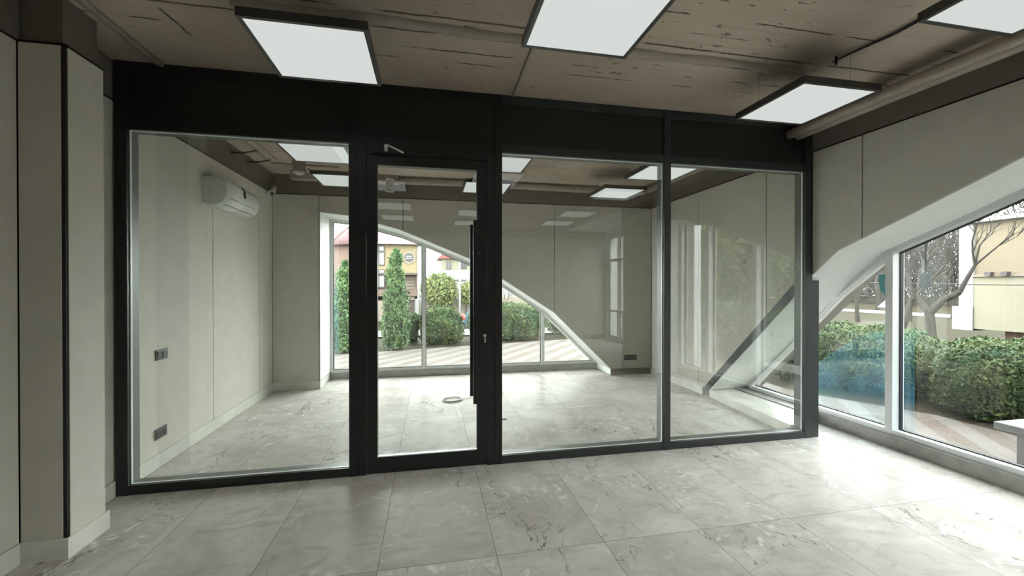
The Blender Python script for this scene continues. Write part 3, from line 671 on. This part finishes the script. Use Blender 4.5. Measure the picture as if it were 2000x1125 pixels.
b = MB(); b.cyl((3.243, YB - .014, .296), .006, .004, 8, 'Y'); b.build('indicator', M['alu'], t, 'small pale indicator')

# ------------------------------------------------------------------ cables on the floor
b = MB()
pts = []
for i in range(3 * 28 + 1):
    a = i / 28 * 2 * PI; r = .118 + .012 * math.sin(a * .33) + .006 * math.sin(a * 2.1); pts.append((.285 + r * math.cos(a), 5.47 + r * 1.05 * math.sin(a), .005 + .003 * (i / 28) + .002 * math.sin(a * 1.5)))
b.tube(pts, .0042, 6); b.tube([(.40, 5.46, .012), (.47, 5.48, .008), (.56, 5.54, .006), (.66, 5.60, .006), (.78, 5.66, .006)], .003, 6)
tag(b.build('coiled_cable', M['cable_g']), 'loop of thin grey cable lying on the tiles behind the glass door', 'cable')
b = MB(); b.tube([(.64, 4.74, .006), (.67, 4.70, .045), (.71, 4.66, .050), (.765, 4.60, .020), (.785, 4.565, .006), (.84, 4.56, .006)], .0055, 6); b.tube([(.785, 4.565, .006), (.77, 4.52, .006)], .0055, 6)
tag(b.build('loose_cable', M['cable_k']), 'short black cable end lying on the tiles just right of the door post', 'cable')

# ================================================================== OUTSIDE
def sm(t): t = max(0, min(1, t)); return t * t * (3 - 2 * t)
def gz(x, y): return -.115 - 1.70 * sm((y - 13) / 19) * sm(1 - (x - 9) / 9)
def grid(name, x0, x1, y0, y1, nx, ny, off, m_):
    b = MB(); V = [[b.bm.verts.new((x0 + (x1 - x0) * i / nx, y0 + (y1 - y0) * j / ny, gz(x0 + (x1 - x0) * i / nx, y0 + (y1 - y0) * j / ny) + off)) for j in range(ny + 1)] for i in range(nx + 1)]
    for i in range(nx):
        for j in range(ny): b.bm.faces.new((V[i][j], V[i + 1][j], V[i + 1][j + 1], V[i][j + 1])).smooth = True
    o = b.build(name, m_); 
    return o
g = grid('lawn', -60, 70, -40, 110, 52, 60, 0, M['grass']); struct(g, 'grass and bare soil around the building', 'ground')
g = grid('park_path', 25.5, 28.5, 6, 60, 3, 30, .02, M['road']); struct(g, 'pale path crossing the park behind the trees', 'path')
g = grid('road', -60, 14, 13.4, 31, 40, 12, .03, M['road']); struct(g, 'pale concrete road beyond the hedges', 'road')
b = MB(); b.prism([(-9, -9), (5.95, -9), (6.15, 4.0), (5.75, 4.75), (5.45, 5.25), (5.45, 12.25), (-2.28, 10.2), (-9, 8.4)], -.16, -.10, 'Z')
struct(b.build('paving', M['paving']), 'herringbone block paving around the windows', 'paving')

def cards(pts, nrm, size, jit=.6, aspect=2.2, droop=0.):
    """leaf sprays: small quads around pts, roughly facing nrm"""
    n = len(pts); r = rng.normal(size=(n, 3)); up = np.array([0, 0, 1.0])
    nn = nrm + jit * r; nn /= np.linalg.norm(nn, axis=1)[:, None]
    t = rng.normal(size=(n, 3)) + up * 1.2; t -= (t * nn).sum(1)[:, None] * nn; t /= np.linalg.norm(t, axis=1)[:, None]; u = np.cross(nn, t)
    s = size * rng.uniform(.6, 1.4, (n, 1)); a = s * aspect
    v = np.stack([pts - u * s * .5, pts + t * a * .45 - u * s * .55, pts + t * a, pts + t * a * .5 + u * s * .55], 1).reshape(-1, 3)
    return v, np.arange(4 * n).reshape(n, 4)
def foliage(name, v, f, m_, parent=None, core=None):
    me = bpy.data.meshes.new(name); vv, ff = v.tolist(), f.tolist(); nl = len(ff)
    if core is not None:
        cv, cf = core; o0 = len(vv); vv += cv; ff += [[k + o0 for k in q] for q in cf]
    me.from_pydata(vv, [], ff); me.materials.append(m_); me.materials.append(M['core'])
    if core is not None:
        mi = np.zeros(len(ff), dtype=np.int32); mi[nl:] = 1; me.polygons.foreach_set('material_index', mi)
    me.update(); o = bpy.data.objects.new(name, me); C.objects.link(o)
    if parent: o.parent = parent
    return o
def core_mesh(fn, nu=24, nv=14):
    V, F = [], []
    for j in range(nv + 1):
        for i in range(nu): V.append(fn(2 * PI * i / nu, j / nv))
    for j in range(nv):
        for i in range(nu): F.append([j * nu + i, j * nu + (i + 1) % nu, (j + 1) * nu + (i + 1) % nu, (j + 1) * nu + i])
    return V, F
def lump(p, k=3.0, a=.12):
    return a * (np.sin(p[..., 0] * k * 2.1 + 1) * np.sin(p[..., 2] * k * 1.7) + .6 * np.sin(p[..., 1] * k * 3.3 + p[..., 2] * k * 2.9) + .4 * np.sin(p[..., 0] * k * 5 + p[..., 1] * k * 4.1))

def cypress(x, y, h, r, label, group, n=5200):
    z0 = gz(x, y); root = empty('cypress', (x, y, z0)); tag(root, label, 'cypress tree', group)
    t = rng.uniform(0, 1, n) ** .85; a = rng.uniform(0, 2 * PI, n)
    R = lambda t: r * np.clip((1 - t) ** .52 * (1 - .35 * np.exp(-t * 9)), .02, 1) * 1.08
    rad = R(t) * rng.uniform(.86, 1.06, n)
    p = np.stack([rad * np.cos(a), rad * np.sin(a), .05 + t * (h - .05)], 1)
    p += np.stack([np.cos(a), np.sin(a), 0 * a], 1) * (lump(p, 5, .035))[:, None]
    nr = np.stack([np.cos(a), np.sin(a), .35 + 0 * a], 1); v, f = cards(p, nr, .028, .7, 2.6)
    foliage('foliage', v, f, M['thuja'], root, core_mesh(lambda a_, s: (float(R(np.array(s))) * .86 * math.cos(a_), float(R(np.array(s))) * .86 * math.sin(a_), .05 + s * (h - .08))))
    b = MB(); b.tube([(0, 0, -.05), (0, 0, .3)], [.05, .04], 8); o = b.build('trunk', M['bark']); o.parent = root
    return root
GC = 'cypresses outside the back window'
cypress(-.86, 10.85, 2.52, .37, 'cone-shaped green cypress standing in the middle of the door glass view', GC)
cypress(-2.04, 10.65, 2.20, .34, 'cone-shaped green cypress at the left edge of the back window', GC)
cypress(1.38, 11.95, 1.95, .30, 'cone-shaped green cypress just behind the door pull bar, right of the round shrub', GC)

def shrub(name, x, y, rx, ry, h, label, cat, group, n, size=.032, m_='hedge', pw=2.6, z0=None, rot=0, lo=.93):
    """clipped bush: super-ellipsoid dome covered in leaf sprays"""
    z0 = gz(x, y) if z0 is None else z0
    q = rng.normal(size=(n, 3)); q[:, 2] = q[:, 2] * 1.0 + .15; d = q / np.linalg.norm(q, axis=1)[:, None]; d[:, 2] = np.abs(d[:, 2]) if False else d[:, 2]
    def sup(d): return 1 / (np.abs(d[..., 0]) ** pw + np.abs(d[..., 1]) ** pw + np.abs(d[..., 2]) ** pw) ** (1 / pw)
    s = sup(d) * rng.uniform(lo, 1.03 + (.93 - lo) * .6, n); sc = np.array([rx, ry, h * .55]); p = d * s[:, None] * sc
    p += d * lump(p, 4, .05)[:, None] ; nr = d / sc; nr /= np.linalg.norm(nr, axis=1)[:, None]
    p[:, 2] += h * .5; keep = p[:, 2] > .0; p, nr = p[keep], nr[keep]
    v, f = cards(p, nr, size, .75, 2.0)
    def fn(a, t):
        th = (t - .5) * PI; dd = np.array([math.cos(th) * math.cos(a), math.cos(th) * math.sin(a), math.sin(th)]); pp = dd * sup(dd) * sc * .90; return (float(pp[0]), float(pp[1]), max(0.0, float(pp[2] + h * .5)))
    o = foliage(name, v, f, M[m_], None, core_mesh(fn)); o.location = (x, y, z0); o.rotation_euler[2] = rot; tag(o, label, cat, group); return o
shrub('round_shrub', .30, 11.65, .60, .5, .98, 'clipped round green shrub between the two cypresses, in the door glass', 'shrub', None, 6500, pw=2.2)
shrub('small_shrub', -.46, 11.75, .16, .16, .80, 'narrow dark shrub squeezed against the left side of the round shrub', 'shrub', None, 900, pw=2.2)
shrub('round_shrub', 2.50, 12.3, .62, .5, 1.0, 'clipped green bush at the left of the wide middle pane', 'shrub', None, 6000, pw=3)
shrub('small_shrub', 3.40, 13.2, .30, .4, 1.0, 'dark bush behind the narrow upright of the back window', 'shrub', None, 2600, pw=3)
shrub('hedge', 4.90, 13.2, 1.05, .45, .98, 'low hedge at the far right corner of the back window', 'hedge', None, 4500, pw=4)
shrub('hedge', 6.75, 5.55, .72, 1.05, .90, 'green hedge block seen between the partition and the window upright', 'hedge', 'hedges outside the right window', 26000, .023, pw=3.6, rot=.5)
shrub('hedge', 7.12, 3.45, .78, .95, .89, 'big dark green hedge filling the right pane beside the white stone bench', 'hedge', 'hedges outside the right window', 32000, .023, pw=3.4, rot=.35)
shrub('hedge', 7.1, .95, .8, 1.4, 1.1, 'green hedge outside the right window behind the white stone bench', 'hedge', 'hedges outside the right window', 8000, .045, pw=3.4)
shrub('hedge', 7.1, -2.4, .8, 1.7, 1.1, 'green hedge outside the alcove window, seen only as a reflection', 'hedge', 'hedges outside the right window', 6000, .05, pw=3.4)

# bare and leafing trees
def tree(x, y, h, label, group, seed, spread=.55, depth=5, r0=.09, leaves=0, leafm='spring', fork=None, lean=(0, 0), tw='twig', name='bare_tree', nb=3, clear=.28, lsz=.06):
    rd = random.Random(seed); z0 = gz(x, y); root = empty(name, (x, y, z0)); tag(root, label, 'tree', group)
    tb, bb = MB(), MB(); tips = []
    def grow(p, d, ln, r, k):
        q = p; pts = [p.copy()]; n = 3 if k < 2 else 2
        for i in range(n):
            d = (d + Vector((rd.uniform(-1, 1), rd.uniform(-1, 1), rd.uniform(-.3, .6))) * .16).normalized(); q = q + d * ln / n; pts.append(q.copy())
        r1 = r * .62; (tb if k == 0 else bb).tube(pts, [r + (r1 - r) * i / n for i in range(n + 1)], 7 if k < 2 else (5 if k < 3 else 3), caps=False)
        if k >= 2: tips.extend(pts[1:])
        if k >= depth: return
        m = nb if k else max(2, nb - 1)
        for j in range(m):
            a = rd.uniform(0, 2 * PI); s = spread * rd.uniform(.6, 1.25); o = d.orthogonal().normalized(); o.rotate(Matrix.Rotation(a, 3, d)); nd = (d * math.cos(s) + o * math.sin(s)).normalized(); nd.z += .12; nd.normalize()
            grow(q if rd.random() < .7 else pts[-2], nd, ln * rd.uniform(.58, .82), r1 * rd.uniform(.75, 1), k + 1)
    if fork:
        p0 = Vector((0, 0, -.05)); p1 = Vector(fork[0]); tb.tube([p0, (p0 + p1) / 2 + Vector((.02, .03, 0)), p1], [r0, r0 * .85, r0 * .8], 8, caps=False)
        for q in fork[1:]:
            q = Vector(q); mid = (p1 + q) / 2 + Vector((0, .03, .05)); tb.tube([p1, mid, q], [r0 * .72, r0 * .6, r0 * .5], 7, caps=False); grow(q, ((q - p1).normalized() + Vector((0, 0, .9))).normalized(), h * .19, r0 * .42, 1)
    else: grow(Vector((0, 0, -.05)), Vector((lean[0], lean[1], 1)).normalized(), h * clear, r0, 0)
    o = tb.build('trunk', M['bark'], recalc=False); o.parent = root; o = bb.build('branches', M[tw], recalc=False); o.parent = root
    if leaves:
        T = np.array([list(t_) for t_ in tips]); idx = rng.integers(0, len(T), leaves); p = T[idx] + rng.normal(size=(leaves, 3)) * .16
        v, f = cards(p, rng.normal(size=(leaves, 3)), lsz, .5, 1.8); foliage('foliage', v, f, M[leafm], root)
    return root
GT = 'bare park trees outside the right window'
tree(10.5, 6.83, 3.2, 'bare tree with a forked trunk rising behind the big hedge in the right pane', GT, 11, .5, 5, .105, fork=[(0, .12, 1.03), (0, .42, 1.45), (.1, -.33, 1.48)])
spots = [(16.5, 15.2, .05), (19.0, 15.3, -.12), (16.8, 12.0, .15), (22, 19, -.1), (21.5, 15.0, .06), (25, 21.5, .1), (27, 18.8, -.15), (25, 15.6, .1), (29.5, 22.5, 0), (21.5, 12.0, -.1), (30.5, 16.8, .1), (25.5, 12.0, -.1), (34, 20.5, .1), (32.5, 24.5, -.1), (30, 12.6, 0), (33, 17, .1)]
where = ['nearest the white post', 'just left of the window upright', 'nearest the forked tree', 'second row, far left', 'second row, behind the teal decal', 'third row at the left', 'third row behind the white post', 'third row left of the decal', 'fourth row at the left', 'behind the forked trunk', 'fourth row behind the upright', 'right of the forked trunk, beside the building', 'fifth row in the middle', 'farthest at the left', 'far back beside the building corner', 'farthest at the right']
TL = ['slim bare grey park tree, ' + w_ for w_ in where]
for i, (x, y, ln) in enumerate(spots):
    tree(x, y, 6.4 + (i % 3) * 1.0, TL[i], GT, 40 + i, .42, 6, .075 + .02 * (i % 3), lean=(ln, -ln * .5), nb=3, clear=.20)
tree(18.4, 8.9, 4.0, 'small tree in fresh yellow-green leaf in the park behind the forked tree', None, 90, .6, 3, .07, leaves=1500, name='leafing_tree')
tree(22.5, 9.6, 5.0, 'fresh green leafing tree far back in the park', None, 91, .6, 3, .07, leaves=1400, name='leafing_tree')
GR = 'trees right of the viewpoint, seen as reflections in the glass'
for i, (x, y, hh) in enumerate([(11, -5.5, 6.5), (15.5, -11.5, 8), (25, -11, 9), (19.5, -28, 11)]):
    tree(x, y, hh, ['nearest', 'second', 'third', 'last'][i] + ' leafing tree right of the viewpoint, seen only as a reflection in the right pane', GR, 120 + i, .6, 4, .14, leaves=6500, lsz=.13, leafm='thuja' if i % 2 else 'spring', name='leafing_tree')
b = MB(); b.box(7.5, 14, -24, -17, -.3, 9); tag(b.build('building', M['cream']), 'plain cream building added beyond the alcove to fill its reflection with a pale tone', 'building')  # unseen block added so the reflected alcove window reads pale, covering bright sky
GE = 'dense trees right of the viewpoint, seen as reflections in the glass'
for i, (x, y, r, hh) in enumerate([(20.5, -17.5, 2.6, 7.5), (29, -20, 3.6, 9), (28, -33, 4.2, 12), (37, -28, 4.5, 12)]):
    shrub('evergreen_tree', x, y, r, r, hh, ['smallest', 'middle-sized', 'tall far', 'tallest farthest'][i] + ' dense evergreen right of the viewpoint, seen only as a reflection in the glass', 'tree', GE, 5000, .22, 'hedge' if i % 2 else 'thuja', pw=2.1)
n = 26000
t_ = rng.uniform(0, 1, n); p = np.stack([rng.uniform(38, 52, n), rng.uniform(16, 52, n), rng.uniform(-.2, 8.5, n) * rng.uniform(.5, 1, n)], 1)
v, f = cards(p, np.stack([-np.ones(n), -.4 * np.ones(n), np.zeros(n)], 1), .06, .3, 20)
tag(foliage('thicket', v, f, M['twig']), 'grey bare thicket closing the back of the park', 'thicket', kind='stuff')
# street side seen through the back window
tree(.2, 72, 14, 'big bare tree between the yellow house and the small red-roofed house', None, 200, .45, 5, .22, clear=.3)
tree(-15, 52, 14, 'bare tree behind the left corner of the yellow house', None, 201, .45, 5, .2, clear=.3)
shrub('leafing_bush', 3.55, 36.3, 1.0, .8, 1.7, 'small brownish-green leafy bush right of the street lamp', 'bush', None, 2600, .13, 'spring', pw=2.1, z0=-.1, lo=.72)
shrub('leafing_bush', .75, 36.2, 1.35, .9, 2.35, 'yellow-green leafy bush in front of the cream street wall', 'bush', None, 4200, .13, 'spring', pw=2.1, z0=-.15, lo=.72)
b = MB(); b.tube([(0, 0, -1.7), (0, 0, .5)], .09, 8); o = b.build('trunk', M['bark']); o.parent = bpy.data.objects['leafing_bush.001']
tree(4.5, 24, 3.0, 'small bare street tree seen at the left edge of the wide middle pane', None, 203, .6, 4, .06, clear=.4)

# --- yellow house with the pink turret roof
hs = empty('house', (-6, 40, -1.8)); tag(hs, 'yellow house with a pink turret roof and round window across the road', 'house')
def hb(name, boxes, m_, parent=hs, lab=None, bev=0):
    b = MB()
    for q in boxes: b.box(*q, bev)
    return b.build(name, M[m_], parent, lab)
G0 = -1.95
hb('main_wall', [(-5.0, -1.20, 40, 47, 2.70, 5.55)], 'yel'); hb('lower_wall', [(-5.0, -1.25, 41.0, 47, G0, 2.70)], 'brick')
hb('balcony_slab', [(-5.0, -1.15, 39.7, 41, 2.55, 2.72)], 'brown')
hb('ground_wall', [(-5.0, -2.55, 40.2, 41, G0, .55), (-1.45, -1.15, 40.2, 41, G0, .55), (-5, -1.15, 40.2, 41, .15, .55)], 'cream')
hb('balcony_parapet', [(-5.0, -1.15, 39.9, 40.1, .55, 1.15)], 'brick'); hb('garage_door', [(-2.55, -1.45, 40.5, 40.6, G0, .16)], 'brown')
hb('louvre_shutters', [(-3.2, -1.5, 40.9, 41.0, .9 + i * .30, 1.12 + i * .30) for i in range(5)], 'cream')
b = MB(); b.cyl((-6.95, 41.6, (G0 + 5.3) / 2), 2.3, 5.3 - G0, 8, 'Z'); b.build('turret', M['brick'], hs)
b = MB(); b.cyl((-6.95, 41.6, 6.45), 2.85, 2.5, 8, 'Z', r2=.05)
for v in b.bm.verts: pass
b.build('turret_roof', M['roof'], hs)
b = MB(); P0 = [(-6.2, 39.4, 5.35), (-.85, 39.4, 5.35), (-.85, 48, 5.35), (-6.2, 48, 5.35)]; r1, r2 = (-5.2, 43.7, 7.75), (-3.0, 43.7, 7.6)
b.bm.faces.new([b.bm.verts.new(q) for q in (P0[0], P0[1], r2, r1)]); b.bm.faces.new([b.bm.verts.new(q) for q in (P0[1], P0[2], r2)]); b.bm.faces.new([b.bm.verts.new(q) for q in (P0[2], P0[3], r1, r2)]); b.bm.faces.new([b.bm.verts.new(q) for q in (P0[3], P0[0], r1)]); b.bm.faces.new([b.bm.verts.new(q) for q in P0[::-1]])
b.build('main_roof', M['roof'], hs)
b = MB()
for k in range(8):
    a = PI / 8 + k * PI / 4 - PI / 8; b.tube([(-6.95, 41.6, 7.72), (-6.95 + 2.86 * math.cos(a), 41.6 + 2.86 * math.sin(a), 5.22)], .05, 6)
b.build('roof_hips', M['brick'], hs)
b = MB(); b.cyl((-1.95, 39.98, 4.17), .62, .10, 32, 'Y'); ow = b.build('round_window', M['cream'], hs, 'pale ring round window')
b = MB(); b.cyl((-1.95, 39.92, 4.17), .40, .08, 32, 'Y'); b.build('pane', M['wfrm'], ow); b = MB(); b.box(-2.28, -1.62, 39.85, 39.88, 4.05, 4.13); b.box(-2.2, -1.7, 39.85, 39.88, 4.22, 4.32); b.build('sash', M['whiteo'], ow)
for z0, z1 in ((3.40, 5.25), (1.35, 3.05)):
    b = MB(); b.box(-5.15, -4.15, 39.9, 40.0, z0, z1); w = b.build('window', M['wfrm'], hs); b = MB()
    for i in range(2):
        for j in range(2): b.box(-5.08 + i * .48, -4.70 + i * .48, 39.86, 39.90, z0 + .08 + (z1 - z0) * .7 * j, z0 + (z1 - z0) * (.62 if j == 0 else .94))
    b.build('pane', M['whiteo'], w)
hb('downpipe', [(-1.18, -.72, 39.9, 40.3, -.2, 5.5)], 'whiteo'); hb('gate_post', [(-1.35, -1.05, 39.4, 39.7, G0, .3)], 'whiteo')
# --- small house behind
h2 = empty('house', (4, 60, 2)); tag(h2, 'small yellow house with a red roof showing under the sloping arch', 'house')
hb('wall', [(1.57, 9.5, 60, 66, -2, 5.45)], 'yel2', h2); b = MB(); b.prism([(1.0, 5.4), (10, 5.4), (8.3, 7.6), (3.3, 7.6)], 59.4, 66.5, 'Y'); b.build('roof', M['red'], h2)
hb('window', [(2.30, 2.95, 59.93, 60, 3.9, 5.0)], 'wfrm', h2); hb('window', [(4.15, 5.2, 59.93, 60, 3.95, 5.1)], 'wfrm', h2)
for o_, q in zip([c for c in h2.children if c.name.startswith('window')], ((2.42, 2.83, 4.0, 4.9), (4.27, 5.08, 4.05, 5.0))):
    b = MB(); b.box(q[0], q[1], 59.90, 59.93, q[2], q[3]); b.build('pane', M['dglass'], o_)
wx = MB(); wx.box(.15, 12, 52, 55, -2, 3.45); tag(wx.build('garage_block', M['whiteo']), 'long white flat-roofed block below the red-roofed house', 'building')
# street wall with pillars
t = empty('street_wall', (1.5, 38, -1.8)); tag(t, 'cream street wall with brown recesses behind the round shrub', 'wall')
hb('wall_body', [(-.6, 9, 38, 38.3, -1.9, .45)], 'cream', t)
for x in (.35, 1.75, 3.15): hb('recess', [(x, x + .16, 37.93, 38.02, -1.4, .1)], 'brown', t)
# lamp post
t = empty('street_lamp', (2.38, 34, -1.8)); tag(t, 'thin grey street lamp post with a crossarm, left of the door pull bar', 'street lamp')
b = MB(); b.tube([(2.38, 34, -1.8), (2.38, 34, 3.9)], [.09, .06], 10); b.build('pole', M['whiteo'], t)
b = MB(); b.tube([(1.95, 34, 1.95), (2.38, 34, 1.85), (2.85, 34, 1.95)], .04, 6)
for x in (1.95, 2.2, 2.6, 2.85): b.sph((x, 34, 1.98), .08, 8)
b.build('crossarm', M['wfrm'], t)
# car
def car(x, y, label, col='car'):
    z = gz(x, y) + .03; t = empty('car', (x, y, z)); tag(t, label, 'car')
    b = MB(); P = [(-2.1, .25), (-2.15, .7), (-1.9, .85), (-1.35, .92), (-.85, 1.42), (.75, 1.42), (1.35, .95), (2.0, .85), (2.12, .6), (2.1, .25)]
    b.prism([(x + u, z + v) for u, v in P], y - .85, y + .85, 'Y'); b.build('car_body', M[col], t)
    b = MB(); b.prism([(x + u, z + v) for u, v in ((-1.15, .95), (-.78, 1.36), (.68, 1.36), (1.1, .95))], y - .87, y + .87, 'Y'); b.build('side_windows', M['dglass'], t)
    for u in (-1.3, 1.3):
        for s_ in (-1, 1): b = MB(); b.cyl((x + u, y + s_ * .78, z + .32), .32, .2, 20, 'Y'); b.build('wheel', M['tyre'], t)
car(3.5, 27.5, 'teal car parked on the road behind the round shrub')
# added post with a red head, standing in for a car tail lamp
z = gz(1.215, 16); t = empty('tail_lamp_stand_in', (1.215, 16, z)); tag(t, 'white post with a red top standing in for a car tail lamp beside the round shrub', 'post')
b = MB(); b.cyl((1.215, 16, z + .25), .05, .5, 12); b.build('post', M['whiteo'], t); b = MB(); b.sph((1.215, 16, z + .52), .12, 14, (1, 1, 1.2)); b.build('red_head', M['redp'], t)

# --- pale building at the right
B = empty('building', (12, 5, 0)); tag(B, 'pale yellow building with a tan upper band and pink plinth behind the hedge', 'building')
hb('upper_wall', [(12, 17, -4, 7.08, 1.74, 2.90)], 'tan', B); hb('lower_wall', [(11.96, 17, -4, 7.10, .54, 1.70)], 'yel2', B); hb('plinth', [(12.4, 17, -4, 6.8, -.3, .56)], 'pink', B)
hb('ledge', [(11.90, 12.1, -4, 7.1, 1.70, 1.75)], 'cream', B); hb('roof_edge', [(11.8, 17.1, -4, 7.2, 2.90, 2.98)], 'whiteo', B); hb('corner_pier', [(11.95, 12.4, 7.08, 7.34, .50, 3.6), (11.93, 12.4, 7.08, 7.45, .50, 1.03)], 'whiteo', B)
for y in (6.76, 6.50): hb('floodlight', [(11.80, 11.92, y - .05, y + .05, 1.72, 1.80)], 'wfrm', B)
# lantern on a wire, overhead cable, white post
t = empty('hanging_lantern', (9, 6.02, 1.5)); tag(t, 'grey lantern hanging on a thin wire outside the right pane', 'lantern')
b = MB(); b.box(8.94, 9.06, 5.96, 6.08, 1.48, 1.74, .01); b.build('lantern_body', M['dmatte'], t); b = MB(); b.tube([(9, 6.02, 1.73), (9, 6.02, 4.2)], .014, 6); b.tube([(9, 6.02, 4.2), (9.0, 5.2, 4.3), (9.0, 4.4, 4.45)], .03, 6); b.tube([(9.0, 4.4, 4.5), (9.0, 4.4, -.12)], .05, 8); b.build('wire', M['dmatte'], t)
b = MB(); b.tube([(11.5, y, 1.62 - .12 * math.sin((y + 2) / 12 * PI)) for y in [-2 + i * .8 for i in range(16)]] + [(14, 22, 3.5)], .012, 5)
tag(b.build('overhead_cable', M['wfrm']), 'thin overhead cable sagging across the pale yellow building', 'cable')
b = MB(); b.box(14.90, 15.02, 13.55, 13.67, -.2, .95); tag(b.build('white_post', M['whiteo']), 'slim white post among the bare trees beside the partition edge', 'post')
# stone bench
t = empty('stone_bench', (5.2, 2.2, -.1)); tag(t, 'white stone bench outside the right pane at the edge of the photo', 'bench')
hb('bench_top', [(4.90, 5.42, 1.30, 2.76, .235, .300)], 'stone', t, bev=.006); hb('bench_leg', [(4.99, 5.33, 2.48, 2.66, -.10, .236)], 'stone', t, bev=.004); hb('bench_leg', [(4.99, 5.33, 1.42, 1.60, -.10, .236)], 'stone', t, bev=.004)
